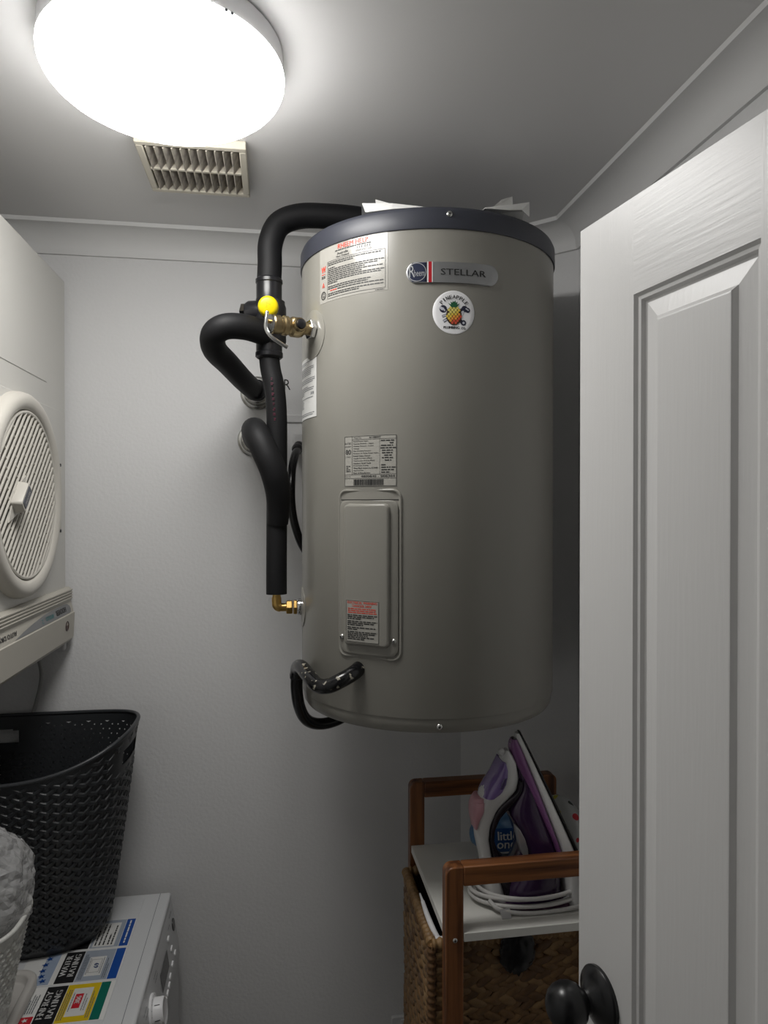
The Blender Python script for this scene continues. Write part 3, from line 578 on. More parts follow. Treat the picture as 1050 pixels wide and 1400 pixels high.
dr = struct('door_1', prism([(0.0, 0.008), (0.62, 0.008), (0.62, 2.069), (0.0, 2.069)], lambda s, z, d: DF(s, z, d), -0.037, -0.0155), M_door, 'white panelled door standing open on the right', smooth=False)
def dbox(s0, s1, z0, z1, d0, d1): return prism([(s0, z0), (s1, z0), (s1, z1), (s0, z1)], lambda s, z, d: DF(s, z, d), d0, d1)
PZ = [(0.19, 0.80), (0.93, 1.967)]; PS_ = [(0.097, 0.259), (0.361, 0.523)]
for s0, s1 in ((0, 0.097), (0.259, 0.361), (0.523, 0.62)): obj('stile', dbox(s0, s1, 0.008, 2.069, -0.0155, 0), M_stilep, dr, smooth=False, recalc=True)
for z0, z1 in ((0.008, 0.19), (0.80, 0.93), (1.967, 2.069)):
    for s0, s1 in PS_: obj('rail', dbox(s0, s1, z0, z1, -0.0155, 0), M_railp, dr, smooth=False, recalc=True)
MP = [(0.0, 0.0), (0.003, -0.0035), (0.0065, -0.0042), (0.0085, -0.008), (0.011, -0.0088), (0.029, -0.0062), (0.0335, -0.0022), (0.035, -0.002)]
for z0, z1 in PZ:
    for s0, s1 in PS_:
        rings = [[DF(a, b, d) for a, b in ((s0 + i, z0 + i), (s1 - i, z0 + i), (s1 - i, z1 - i), (s0 + i, z1 - i))] for i, d in MP]
        obj('panel', loft(rings, False, True), M_stilep, dr, smooth=False, recalc=False)
kn = obj('door_knob', lathe([(0, 0.018), (0.014, 0.018), (0.0125, 0.022), (0.014, 0.025), (0.020, 0.0295), (0.0235, 0.036), (0.0248, 0.044), (0.0235, 0.052), (0.020, 0.0585), (0.014, 0.0637), (0.007, 0.0662), (0, 0.0668)], DF(0.044, 1.193, 0), DN, 40), mat('black_knob', (0.009, 0.009, 0.01), 0.3), dr)
tag(kn, 'round black door knob')
obj('rose', lathe([(0.0325, 0.0), (0.033, 0.004), (0.031, 0.007), (0.024, 0.0105), (0.016, 0.016), (0.013, 0.020), (0, 0.021)], DF(0.044, 1.193, 0), DN, 40), mat('black_knob', (0.009, 0.009, 0.01), 0.3), kn)
kb = obj('door_knob', lathe([(0, 0.018), (0.014, 0.018), (0.0125, 0.022), (0.014, 0.025), (0.020, 0.0295), (0.0235, 0.036), (0.0248, 0.044), (0.0235, 0.052), (0.020, 0.0585), (0.014, 0.0637), (0.007, 0.0662), (0, 0.0668)], DF(0.044, 1.193, -0.037), -DN, 32), mat('black_knob', (0.009, 0.009, 0.01), 0.3), dr)
obj('latch_plate', prism(rrect(0.022, 0.056, 0.004), lambda u, v, d: DO + DN * (-0.0185 + u) + Vector((0, 0, 1.193 + v)) - DD * d, 0.0, 0.0015), M_steel, dr, recalc=True)

# ------------------------------------------------------------------ clothes dryer on the left wall
M_dry = mat('dryer_enamel', (0.62, 0.61, 0.575), 0.35)
M_dryp = mat('dryer_plastic', (0.60, 0.575, 0.52), 0.4)
M_dryc = mat('console_beige', (0.50, 0.475, 0.415), 0.42)
DX, DY0, DY1 = -0.487, 1.12, 1.722
dy = thing('clothes_dryer', (-0.7, 1.42, 1.43), 'off-white clothes dryer hung upside down on the left wall', 'dryer')
DFc = lambda u, v, d: (DX + d, u, v)             # chart of the front: u along y, v height, d out
obj('body', box(XL + 0.012, DX, DY0, DY1, 1.455, 2.272), M_dry, dy, bevel=0.007, bseg=3)
obj('front_panel', prism([(DY0 + 0.01, 1.55), (DY1 - 0.022, 1.55), (DY1 - 0.022, 1.962), (DY0 + 0.01, 1.962)], DFc, -0.001, 0.0022), M_dry, dy, bevel=0.0015, recalc=True)
obj('upper_crease', prism([(DY0 + 0.01, 2.012), (1.585, 2.012), (1.585, 2.0155), (DY0 + 0.01, 2.0155)], DFc, -0.0005, 0.0012), M_dry, dy, recalc=True)
GC = (1.42, 1.767)
rg = obj('door_ring', lathe([(0.197, 0.001), (0.1965, 0.010), (0.194, 0.018), (0.189, 0.0235), (0.183, 0.0255), (0.176, 0.0255), (0.169, 0.0235), (0.1635, 0.019), (0.162, 0.004), (0.158, 0.004)], (DX, *GC), (1, 0, 0), 72), M_dryp, dy, ang=50)
obj('recess', lathe([(0.1625, 0.0062), (0.1, 0.0062), (0, 0.0062)], (DX, *GC), (1, 0, 0), 48), mat('grille_back_shaded', (0.15, 0.137, 0.113), 0.7), dy)  # backing coloured darker to stand in for the shade of a deeper recess
obj('grille_rim', lathe([(0.161, 0.006), (0.161, 0.0195), (0.158, 0.0205), (0.1555, 0.0195), (0.1555, 0.006)], (DX, *GC), (1, 0, 0), 64), M_dryp, dy)
slat = mesh('slat', box(-0.0018, 0.0018, -0.5, 0.5, -0.0013, 0.0013), M_dryp, False)
sp = 0.0148; R = 0.1565; ribs = []
for k in range(-10, 11):
    o_ = k * sp; ln = 2 * math.sqrt(max(R * R - o_ * o_, 0))
    if ln < 0.03: continue
    c_ = (GC[0] - o_ / math.sqrt(2), GC[1] + o_ / math.sqrt(2))
    piece('slat', slat, M_dryp, dy, (DX + 0.0180, *c_), (math.radians(45), 0, 0), (1, ln, 1))
    j = -6
    for j in range(-6, 7):                      # staggered cross ribs
        t = j * 0.058 + (k * 0.0105)
        if k < 10 and t * t + (o_ + sp / 2) ** 2 < (R - 0.008) ** 2:
            p = (GC[0] + t / math.sqrt(2) - (o_ + sp / 2) / math.sqrt(2), GC[1] + t / math.sqrt(2) + (o_ + sp / 2) / math.sqrt(2))
            a = Vector((0, 1, 1)).normalized(); b = Vector((0, -1, 1)).normalized(); c = Vector((DX + 0.0165, *p))
            g = box(-0.0010, 0.0012, -0.0009, 0.0009, -sp / 2 + 0.0013, sp / 2 - 0.0013)
            ribs.append(([tuple(c + Vector((x, 0, 0)) + a * y + b * z) for x, y, z in g[0]], g[1]))
tag(obj('cross_ribs', join(*ribs), M_dryp, dy, smooth=False), kind='stuff')
# latch in the middle of the grille
LC = Vector((DX + 0.020, 1.352, 1.762)); la, lb_ = Vector((0, 1, 1)).normalized(), Vector((0, 1, -1)).normalized()
LF = lambda u, v, d: LC + la * u + lb_ * v + Vector((d, 0, 0))
obj('latch_tray', prism([(-0.062, 0.002), (0.0, -0.018), (0.062, 0.002), (0.0, 0.032)], LF, -0.001, 0.0015), M_dryp, dy, recalc=True, smooth=False)
lt_ = obj('latch', loft([[LF(u, v, 0.0) for u, v in rrect(0.058, 0.030, 0.004)], [LF(u, v, 0.014) for u, v in rrect(0.056, 0.028, 0.006)], [LF(u, v, 0.018) for u, v in rrect(0.052, 0.024, 0.006)]]), M_dryp, dy, recalc=True)
obj('name_plate', prism(rrect(0.044, 0.017, 0.002), LF, 0.018, 0.0192), mat('dark_plate', (0.06, 0.065, 0.085), 0.35), lt_, recalc=True)
obj('lettering', text('HOOVER', 0, 0, 0.030, 0.005, lambda u, v, d: LF(u, -v, d), 0.0198), M_dryp, lt_, smooth=False)
# hinge mark on the panel
obj('hinge_strip', box(DX + 0.001, DX + 0.0045, 1.6675, 1.6705, 1.695, 1.834), M_dryp, dy, bevel=0.001)
for z in (1.690, 1.839): obj('hinge_hole', lathe([(0, 0.0032), (0.0035, 0.0032), (0.0035, 0.0)], (DX + 0.0012, 1.669, z), (1, 0, 0), 12), M_ink, dy)
# console along the lower edge, the right way up only when the dryer stands on the floor
con = obj('console', loft([[(DX + x, y, z) for x, z in ((-0.05, 1.435), (0.004, 1.428), (0.016, 1.440), (0.017, 1.462), (0.019, 1.4985), (0.0165, 1.500), (0.0105, 1.5245), (0.0125, 1.529), (0.0125, 1.5525), (0.006, 1.558), (-0.05, 1.558))] for y in (DY0, 1.7205)]), M_dryc, dy, recalc=True, ang=30)
for k in range(4): obj('console_rib', box(DX + 0.008, DX + 0.0150, DY0 + 0.002, 1.720, 1.5312 + 0.0062 * k, 1.5345 + 0.0062 * k), M_dryc, con, bevel=0.001)
def CF(u, v, d):                                # sloping face between the ribs and the lip
    t = (v - 1.5005) / 0.024; return (DX + 0.0166 - 0.006 * t + d, u, v)
M_cgrey = mat('console_grey', (0.2, 0.205, 0.21), 0.4)
pts = [(1.35, 1.5012), (1.40, 1.5085), (1.46, 1.5150), (1.52, 1.5200), (1.58, 1.5225), (1.66, 1.5230), (1.685, 1.5215), (1.699, 1.516), (1.703, 1.509), (1.699, 1.503), (1.69, 1.5012)]
obj('grey_band', poly_on(pts[::-1], CF, 0.0006), M_cgrey, con, smooth=False)
UPS = lambda c_, vv: (lambda u, v, d: CF(c_ - u, vv - v, d))
obj('lettering', join(text('HOOVER', 0, 0, 0.07, 0.0115, UPS(1.632, 1.5125), 0.0011, bold=0.002), text('AUTO DRY', 0, 0, 0.085, 0.008, UPS(1.325, 1.5125), 0.0009, bold=0.001)), M_ink, con, smooth=False)
obj('teal_lettering', join(text('APOLLO', 0, 0, 0.052, 0.0085, UPS(1.555, 1.511), 0.0011, bold=0.0015), text('2', 0, 0, 0.01, 0.0085, UPS(1.508, 1.5095), 0.0011)), mat('teal_ink', (0.02, 0.2, 0.21), 0.4), con, smooth=False)
obj('push_button', lathe([(0.0115, -0.004), (0.0115, 0.0015), (0.0095, 0.002), (0.0085, 0.0005), (0, 0.0005)], (DX + 0.0172, 1.665, 1.474), (1, 0, -0.02), 24), mat('brown_button', (0.06, 0.028, 0.022), 0.35), con)
obj('wall_bracket', box(-0.60, -0.49, 1.7215, 1.7390, 1.405, 1.515), M_white, dy, bevel=0.008, bseg=3)
cdd = obj('power_cord', tube([(-0.545, 1.66, 1.44), (-0.543, 1.70, 1.40), (-0.540, 1.715, 1.35), (-0.553, 1.72, 1.29), (-0.575, 1.722, 1.22), (-0.60, 1.722, 1.12), (-0.64, 1.724, 1.0)], 0.0048, 12), mat('grey_cord', (0.33, 0.33, 0.32), 0.45), dy)

# ------------------------------------------------------------------ washing machine
wm = thing('washing_machine', (-0.55, 1.40, 0.0), 'white front-loading washing machine below the dryer with label-covered lid', 'washing machine')
WT = 0.83
obj('cabinet', box(-0.85, -0.252, 1.10, 1.70, 0.02, WT - 0.025), M_appl, wm, bevel=0.006)
for x in (-0.81, -0.30):
    for y in (1.14, 1.66): obj('foot', lathe([(0, 0), (0.02, 0), (0.02, 0.012), (0.012, 0.022), (0, 0.022)], (x, y, 0), (0, 0, 1), 16), M_blackp, wm)
lid = obj('lid', box(-0.85, -0.2475, 1.10, 1.702, WT - 0.026, WT), M_appl, wm, bevel=0.006, bseg=4)
obj('lid_panel', prism([(u - 0.575, v + 1.395) for u, v in rrect(0.54, 0.586, 0.012)], lambda u, v, d: (u, v, WT + d), -0.001, 0.0014), M_appl, lid, recalc=True, bevel=0.001)
obj('lid_seam', box(-0.2725, -0.2715, 1.105, 1.697, WT - 0.002, WT + 0.0003), M_ink_grey, lid)
PANEL = [(-0.2490, 0.822), (-0.244, 0.800), (-0.2375, 0.760), (-0.231, 0.715), (-0.228, 0.685), (-0.231, 0.672)]
fr = obj('control_panel', loft([[(x, y, z) for x, z in [(-0.27, 0.822)] + PANEL + [(-0.27, 0.672)]] for y in (1.10, 1.70)]), M_appl, wm, recalc=True, ang=50, bevel=0.004)
fd = obj('front_panel', loft([[(x, y, z) for x, z in ((-0.27, 0.67), (-0.234, 0.67), (-0.231, 0.60), (-0.231, 0.08), (-0.27, 0.06))] for y in (1.10, 1.70)]), M_appl, wm, recalc=True)
pd = obj('porthole_door', lathe([(0.165, 0), (0.165, 0.02), (0.15, 0.035), (0.115, 0.035), (0.108, 0.02), (0.08, 0.012), (0, 0.008)], (-0.232, 1.40, 0.42), (1, 0, 0), 48), M_white, wm)
obj('porthole_glass', lathe([(0.107, 0.02), (0.09, 0.026), (0.05, 0.034), (0, 0.036)], (-0.232, 1.40, 0.42), (1, 0, 0), 48), mat('dark_glass', (0.02, 0.02, 0.022), 0.05), pd)
def px_(z): return np.interp(z, [p[1] for p in PANEL[::-1]], [p[0] for p in PANEL[::-1]])
WF = lambda u, v, d: (float(px_(v)) + d, u, v)
obj('display', rect(1.485, 1.572, 0.7365, 0.7735, WF, 0.0008, 1, 4), mat('display_dark', (0.03, 0.031, 0.034), 0.15), fr)
obj('soap_badge', lathe([(0, 0.0018), (0.013, 0.0018), (0.0135, 0)], WF(1.668, 0.771, 0), (1, 0, 0.16), 24), M_blackp, fr)
for u, v in ((1.60, 0.7795), (1.565, 0.718), (1.60, 0.722), (1.545, 0.712), (1.522, 0.711), (1.499, 0.711), (1.475, 0.712), (1.615, 0.748), (1.64, 0.722)):
    obj('button', prism(rrect(0.017, 0.0075, 0.003), lambda a, b, d: WF(u + a, v + b, d), -0.001, 0.0028), M_wht_vinyl, fr, recalc=True)
gs = [micro(u, u + l, v, 0.0022, WF, 0.0006, random.Random(k)) for k, (u, l, v) in enumerate(((1.64, 0.03, 0.802), (1.61, 0.025, 0.792), (1.33, 0.03, 0.80), (1.34, 0.03, 0.788), (1.435, 0.028, 0.80), (1.44, 0.03, 0.789)))]
obj('lettering', join(*gs), M_ink_grey, fr, smooth=False)
KC = Vector(WF(1.392, 0.763, 0)); KD = Vector((1, 0, 0.15)).normalized()
dk = obj('dial', lathe([(0.0335, -0.002), (0.0335, 0.003), (0.032, 0.0045), (0.027, 0.0045), (0.0255, 0.0055), (0.0245, 0.021), (0.0225, 0.0235), (0.020, 0.0225), (0, 0.0225)], KC, KD, 40), M_wht_vinyl, fr)
tk = []
for i in range(18):
    t = 2 * PI * i / 18; a, b, d = frame_of(KD); r_ = 0.0255
    n_ = a * math.cos(t) + b * math.sin(t); s_ = d.cross(n_)
    if i % 3 == 0: tk.append(([tuple(KC + n_ * (0.0258 - 0.0010 * (q - 0.008) / 0.01) + s_ * e + d * q) for q, e in ((0.008, -0.0008), (0.018, -0.0008), (0.018, 0.0008), (0.008, 0.0008))], [(0, 1, 2, 3)]))
    tk.append(([tuple(KC + n_ * q + s_ * e + d * 0.0049) for q, e in ((0.0282, -0.0006), (0.031, -0.0006), (0.031, 0.0006), (0.0282, 0.0006))], [(0, 1, 2, 3)]))
obj('dial_mark', join(*tk), M_ink, dk, smooth=False)
# rating stickers on the lid; text runs away from the camera along +y
SF = lambda u, v, d: (-v, u, WT + 0.0016 + d)   # u = y, v = -x
def lid_label(name, label, y0, y1, blocks, inks):
    o = obj(name, slab(y0, y1, 0.3065, 0.495, SF, 0, 0.0003), M_paper, lid, smooth=False); tag(o, label)
    for nm, cc, x0, x1, yy0, yy1 in blocks:
        lift = {'white_panel': 0.0003, 'red_panel': 0.0006}.get(nm, 0.0)
        obj(nm, slab(yy0, yy1, x0, x1, SF, 0.0003 + lift, 0.0006 + lift), mat('print_' + cc[0], cc[1], 0.35), o, smooth=False)
    for nm, g, m_ in inks: obj(nm, g, m_, o, smooth=False)
BLUE = ('blue', (0.008, 0.07, 0.33)); GREY = ('grey', (0.33, 0.37, 0.43)); BLK = ('black', (0.016, 0.016, 0.017)); YEL = ('yellow', (0.66, 0.47, 0.012)); GRN = ('green', (0.004, 0.14, 0.10)); WHT = ('white', (0.66, 0.66, 0.64)); RED = ('red', (0.55, 0.02, 0.035)); PBL = ('pale_blue', (0.33, 0.40, 0.52))
M_pw = mat('print_paper_white', (0.75, 0.75, 0.74), 0.4); M_blueink = mat('blue_ink', (0.01, 0.06, 0.25), 0.4)
r5 = random.Random(5)
lid_label('water_label', 'blue and grey water label beside the dark basket', 1.502, 1.601, [('blue_strip', BLUE, 0.3085, 0.326, 1.504, 1.599), ('grey_field', GREY, 0.327, 0.384, 1.504, 1.599), ('white_panel', WHT, 0.336, 0.379, 1.507, 1.588), ('black_field', BLK, 0.386, 0.426, 1.504, 1.599)],
          [('lettering', join(*[micro(1.511, 1.584, v, 0.0036, SF, 0.0014, r5, f) for v, f in ((0.374, 0.7), (0.366, 1), (0.358, 1), (0.349, 0.5), (0.342, 0.9))]), M_ink), ('white_lettering', micro(1.512, 1.592, 0.317, 0.004, SF, 0.0014, r5), M_pw)])
star = lambda u, v, r: ([SF(u + r * (1 if k % 2 == 0 else 0.42) * math.cos(PI / 2 + k * PI / 5), v + r * (1 if k % 2 == 0 else 0.42) * math.sin(PI / 2 + k * PI / 5), 0.0014) for k in range(10)], [tuple(range(10))])
lid_label('water_rating_label', 'water rating label with blue strip and stars', 1.400, 1.498, [('blue_strip', BLUE, 0.3085, 0.326, 1.402, 1.496), ('grey_field', GREY, 0.327, 0.386, 1.402, 1.496), ('white_panel', WHT, 0.341, 0.372, 1.416, 1.474), ('black_field', BLK, 0.387, 0.423, 1.402, 1.496), ('pale_field', PBL, 0.433, 0.458, 1.402, 1.496)],
          [('lettering', join(text('69', 1.445, 0.355, 0.014, 0.009, SF, 0.0014, bold=0.001)), M_blueink),
           ('fine_lettering', join(*([micro(1.406, 1.492, v, 0.0018, SF, 0.0014, r5, f) for v, f in ((0.3325, 0.5), (0.336, 0.7), (0.3755, 0.8), (0.3785, 0.9), (0.3815, 0.9))] + [frame_lines(1.425, 1.465, 0.347, 0.367, 0.0006, SF, 0.0014), micro(1.42, 1.47, 0.344, 0.0016, SF, 0.0014, r5), micro(1.42, 1.47, 0.3695, 0.0016, SF, 0.0014, r5)])), M_ink_grey),
           ('white_lettering', join(text('WATER', 1.452, 0.4135, 0.062, 0.0115, SF, 0.0014, bold=0.0012), text('RATING', 1.452, 0.398, 0.066, 0.0115, SF, 0.0014, bold=0.0012)), M_pw),
           ('blue_star', join(star(1.413, 0.446, 0.0075), star(1.427, 0.452, 0.0075), star(1.444, 0.455, 0.0075), star(1.462, 0.455, 0.0075), star(1.48, 0.452, 0.0075)), M_blueink)])
lid_label('energy_rating_label', 'yellow energy rating label with black and green strips', 1.292, 1.396, [('green_strip', GRN, 0.3145, 0.3315, 1.294, 1.394), ('yellow_field', YEL, 0.332, 0.391, 1.294, 1.394), ('white_panel', WHT, 0.343, 0.378, 1.308, 1.382), ('red_panel', RED, 0.357, 0.371, 1.328, 1.366), ('black_field', BLK, 0.392, 0.429, 1.294, 1.394), ('red_corner', RED, 0.431, 0.455, 1.294, 1.318)],
          [('white_lettering', join(text('ENERGY', 1.344, 0.420, 0.072, 0.0115, SF, 0.0014, bold=0.0012), text('RATING', 1.344, 0.404, 0.072, 0.0115, SF, 0.0014, bold=0.0012), text('306', 1.349, 0.364, 0.020, 0.0095, SF, 0.0014, bold=0.001), star(1.308, 0.443, 0.006)), M_pw),
           ('fine_lettering', join(*([micro(1.300, 1.388, v, 0.0018, SF, 0.0014, r5, f) for v, f in ((0.336, 0.6), (0.3395, 0.8), (0.381, 0.9), (0.3845, 0.9), (0.388, 0.8))] + [micro(1.32, 1.375, v, 0.0018, SF, 0.0014, r5, f) for v, f in ((0.348, 0.6), (0.352, 0.8), (0.3745, 0.9))] + [micro(1.325, 1.375, v, 0.0022, SF, 0.0014, r5, f) for v, f in ((0.437, 1), (0.441, 0.9), (0.445, 1), (0.449, 0.7))])), M_ink_grey)])

# ------------------------------------------------------------------ dark plastic laundry basket
M_bask = mat('charcoal_plastic', (0.030, 0.0325, 0.036), 0.40)
WTT = WT + 0.0022
lbk = thing('laundry_basket', (-0.555, 1.58, WTT), 'charcoal woven-look plastic laundry basket standing on the washing machine', 'laundry basket')
def sell(t, a, b, n=2.7):
    c, s = math.cos(t), math.sin(t); return a * math.copysign(abs(c) ** (2 / n), c), b * math.copysign(abs(s) ** (2 / n), s)
NPH = 720; _cum = [0.0]; _pts = [sell(2 * PI * i / NPH, 0.235, 0.142) for i in range(NPH + 1)]
for i in range(NPH): _cum.append(_cum[-1] + math.hypot(_pts[i + 1][0] - _pts[i][0], _pts[i + 1][1] - _pts[i][1]))
PER = _cum[-1]
def ph(q): return float(np.interp((q % 1.0) * PER, _cum, [2 * PI * i / NPH for i in range(NPH + 1)]))
def rimz(t): return 1.262 + 0.018 * max(0.0, math.cos(t)) ** 2 + 0.012 * max(0, -math.cos(t)) ** 2 - 0.042 * max(0.0, -math.sin(t)) ** 2
def BS(t, h):
    h = max(h, 0.0); k = h ** 0.9; a = 0.188 + 0.074 * k; b = 0.104 + 0.060 * k
    if h < 0.1: q = 1 - 0.06 * (1 - h / 0.1) ** 2; a *= q; b *= q
    x, y = sell(t, a, b); return Vector((-0.553 - 0.008 * k + x, 1.583 - 0.031 * k + y, WTT + 0.001 + (rimz(t) - WTT) * h))
def BN(t, h):
    e = 1e-3; a = BS(t + e, h) - BS(t - e, h); b = BS(t, h + e) - BS(t, max(h - e, 0.0)); return a.cross(b).normalized()
NC = 60; DH = 0.0485; SLOTS = [(math.radians(104), 0.056, 0.0), (math.radians(-1), 0.05, 0.0)]
def qof(t): return float(np.interp(t % (2 * PI), [2 * PI * i / NPH for i in range(NPH + 1)], _cum)) / PER
SLQ = [(qof(t), hw_ / PER, 0) for t, hw_, _ in SLOTS]
def in_slot(q, h, m=0.0, mh=0.0):
    for sq, hq, _ in SLQ:
        d = abs((q - sq + 0.5) % 1 - 0.5)
        if d < hq + m and 0.855 - mh < h < 0.925 + mh: return True
    return False
BARS = [((0, 0.08), (0, -0.80), 0.30, (0.9, 0.6, 0.05)), ((0.10, -0.05), (-0.86, 0.46), 0.235, (1.0, 0.9, 0.15)), ((-0.10, -0.05), (0.86, 0.46), 0.235, (1.0, 0.9, 0.15))]
V, Fc = [], []
for c in range(NC):
    for r in range(20):
        q0 = (c + 0.5) / NC; h0 = 0.035 + DH * (r + (0.5 if c % 2 else 0.0))
        if h0 > 0.962 or in_slot(q0, h0, 0.020, 0.030): continue
        for p, e, wd, hg in BARS:
            dx, dy_ = e[0] - p[0], e[1] - p[1]; L = math.hypot(dx, dy_); nx, ny = -dy_ / L, dx / L; base = len(V)
            for i, f in enumerate((0, 0.45, 1.0)):
                for sd, z in ((-1.0, 0.0), (-0.55, 1.0), (0.55, 1.0), (1.0, 0.0)):
                    u = p[0] + dx * f + nx * wd * sd; v = p[1] + dy_ * f + ny * wd * sd
                    t = ph(q0 + u / NC); h = min(max(h0 + v * DH, 0.005), 0.995)
                    V.append(tuple(BS(t, h) + BN(t, h) * (-0.0012 + 0.0042 * hg[i] * z)))
            for i in range(2):
                for k in range(3): a = base + i * 4 + k; Fc.append((a, a + 1, a + 5, a + 4))
                Fc.append((base + i * 4 + 3, base + i * 4, base + i * 4 + 4, base + i * 4 + 7))
            Fc.append((base, base + 3, base + 2, base + 1)); Fc.append((base + 8, base + 9, base + 10, base + 11))
obj('woven_side', (V, Fc), M_bask, lbk, recalc=False, smooth=True, ang=28)
def band(h0, h1, nh, off=0.001, th=0.0026, keep=None, N=240):
    V, Fc = [], []
    for j in range(nh + 1):
        for i in range(N):
            t = ph(i / N); h = h0 + (h1 - h0) * j / nh; p = BS(t, h); n = BN(t, min(h, 0.998)); V.append(tuple(p + n * off)); V.append(tuple(p + n * (off - th)))
    for j in range(nh):
        for i in range(N):
            q = (i + 0.5) / N; h = h0 + (h1 - h0) * (j + 0.5) / nh
            if keep and not keep(q, h): continue
            a = (j * N + i) * 2; b = (j * N + (i + 1) % N) * 2; c = ((j + 1) * N + (i + 1) % N) * 2; d = ((j + 1) * N + i) * 2
            Fc += [(a, b, c, d), (b + 1, a + 1, d + 1, c + 1)]
            if j == 0: Fc.append((b, a, a + 1, b + 1))
            if j == nh - 1: Fc.append((d, c, c + 1, d + 1))
    return V, Fc
obj('rim_band', band(0.952, 1.0, 2), M_bask, lbk, ang=50)
obj('foot_band', band(0.0, 0.05, 3), M_bask, lbk, ang=50)
obj('handle_surround', band(0.79, 0.975, 26, keep=lambda q, h: in_slot(q, h, 0.034, 0.055) and not in_slot(q, h), N=720), M_bask, lbk, ang=50)
rim = [BS(ph(i / 160), 1.0) for i in range(161)]
obj('rim', tube([tuple(p) for p in rim], 0.0042, 10, 0, caps=False), M_bask, lbk, ang=60)
obj('bottom', ([tuple(BS(ph(i / 120), 0.0) + Vector((0, 0, z))) for z in (0.0, 0.003) for i in range(120)], [tuple(range(120))[::-1], tuple(range(120, 240))] + [(i, (i + 1) % 120, 120 + (i + 1) % 120, 120 + i) for i in range(120)]), M_bask, lbk, smooth=False)
# dark clothes in it
def lump(c, r, amp, fr_, seed, sub=5, sharp=False, flat=None):
    import bmesh
    bm = bmesh.new(); bmesh.ops.create_icosphere(bm, subdivisions=sub, radius=1.0); V = []
    for v in bm.verts:
        d = v.co.normalized(); p = d * fr_ + Vector((seed * 3.1, seed * 1.7, seed))
        n = noise.fractal(p, 1.0, 2.0, 4)
        if sharp: n = 0.55 * n + 1.1 * (abs(noise.noise(p * 1.6)) - 0.25) + 0.35 * (abs(noise.noise(p * 4.1)) - 0.25)
        k = 1 + amp * n; z = d.z * k * r[2]
        if flat is not None: z = max(z, flat)
        V.append((c[0] + d.x * k * r[0], c[1] + d.y * k * r[1], c[2] + z))
    Fc = [tuple(x.index for x in f.verts) for f in bm.faces]; bm.free(); return V, Fc
M_cloth = mat('black_cloth', (0.006, 0.006, 0.007), 0.9)
o = obj('folded_clothes', lump((-0.56, 1.565, 1.02), (0.19, 0.105, 0.11), 0.18, 2.2, 2), M_cloth, None, origin=(-0.56, 1.565, 0.95), ang=80)
tag(o, 'black clothes lying in the charcoal basket', 'clothes')

# ------------------------------------------------------------------ tray, white basket and plastic bag on the washer
M_tray = mat('tray_plastic', (0.56, 0.54, 0.51), 0.4)
TC = (-0.595, 1.275)
rings = [[(TC[0] + u, TC[1] + v, WTT + z) for u, v in rrect(0.29 - 2 * i, 0.30 - 2 * i, 0.035 - i * 0.6)] for i, z in ((0.006, 0.0), (0.0, 0.004), (0.0, 0.018), (0.003, 0.021), (0.012, 0.021), (0.015, 0.018), (0.017, 0.008), (0.02, 0.006))]
o = obj('plastic_tray', loft(rings), M_tray, None, origin=(TC[0], TC[1], WTT), ang=50); tag(o, 'off-white plastic tray with raised rim under the white basket', 'tray')
wb = thing('storage_basket', (-0.58, 1.205, WTT + 0.0065), 'white woven-look plastic basket standing in front of the charcoal basket', 'basket')
M_wb = mat('white_basket_plastic', (0.60, 0.60, 0.57), 0.45)
WBZ = WTT + 0.0065
def WS(q, h, d=0.0):
    t = 2 * PI * q; x, y = sell(t, 0.108 + 0.045 * h + d, 0.070 + 0.025 * h + d, 3.2); return (-0.566 + 0.003 * h + x, 1.207 + y, WBZ + 0.235 * h)
V, Fc = [], []; NU, NV = 300, 120
for j in range(NV + 1):
    for i in range(NU):
        q = i / NU; h = j / NV; row = int(h * 20); a = q * 40 + 0.5 * (row % 2); f = a % 1; g_ = (h * 20) % 1
        ht = 0.0055 * (0.15 + 0.75 * g_) * math.sin(PI * f) ** 0.7 if h < 0.94 else 0.0025
        V.append(WS(q, h, ht))
for j in range(NV):
    for i in range(NU): Fc.append((j * NU + i, j * NU + (i + 1) % NU, (j + 1) * NU + (i + 1) % NU, (j + 1) * NU + i))
n0 = len(V)
for i in range(NU): V.append(WS(i / NU, 1.0, -0.004))
for i in range(NU): V.append(WS(i / NU, 0.02, -0.004))
for i in range(NU):
    k = (i + 1) % NU; Fc += [(NV * NU + i, NV * NU + k, n0 + k, n0 + i), (n0 + i, n0 + k, n0 + NU + k, n0 + NU + i)]
Fc += [tuple(range(NU))[::-1], tuple(range(n0 + NU, n0 + 2 * NU))]
obj('woven_side', (V, Fc), M_wb, wb, ang=70)
obj('rim', tube([WS(i / 120, 1.0, 0.001) for i in range(121)], 0.004, 8, 0, caps=False), M_wb, wb, ang=60)
M_bag = mat('clear_plastic_film', (0.62, 0.62, 0.62), 0.2, spec=0.8)
nt = M_bag.node_tree; b = nt.nodes['Principled BSDF']; out = [n for n in nt.nodes if n.type == 'OUTPUT_MATERIAL'][0]
tr = nt.nodes.new('ShaderNodeBsdfTransparent'); ms = nt.nodes.new('ShaderNodeMixShader'); ms.inputs[0].default_value = 0.45
nt.links.new(tr.outputs[0], ms.inputs[1]); nt.links.new(b.outputs[0], ms.inputs[2]); nt.links.new(ms.outputs[0], out.inputs['Surface'])
nz = nt.nodes.new('ShaderNodeTexVoronoi'); nz.feature = 'DISTANCE_TO_EDGE'; nz.inputs['Scale'].default_value = 60; bpn = nt.nodes.new('ShaderNodeBump'); bpn.inputs['Strength'].default_value = 0.7; bpn.inputs['Distance'].default_value = 0.006
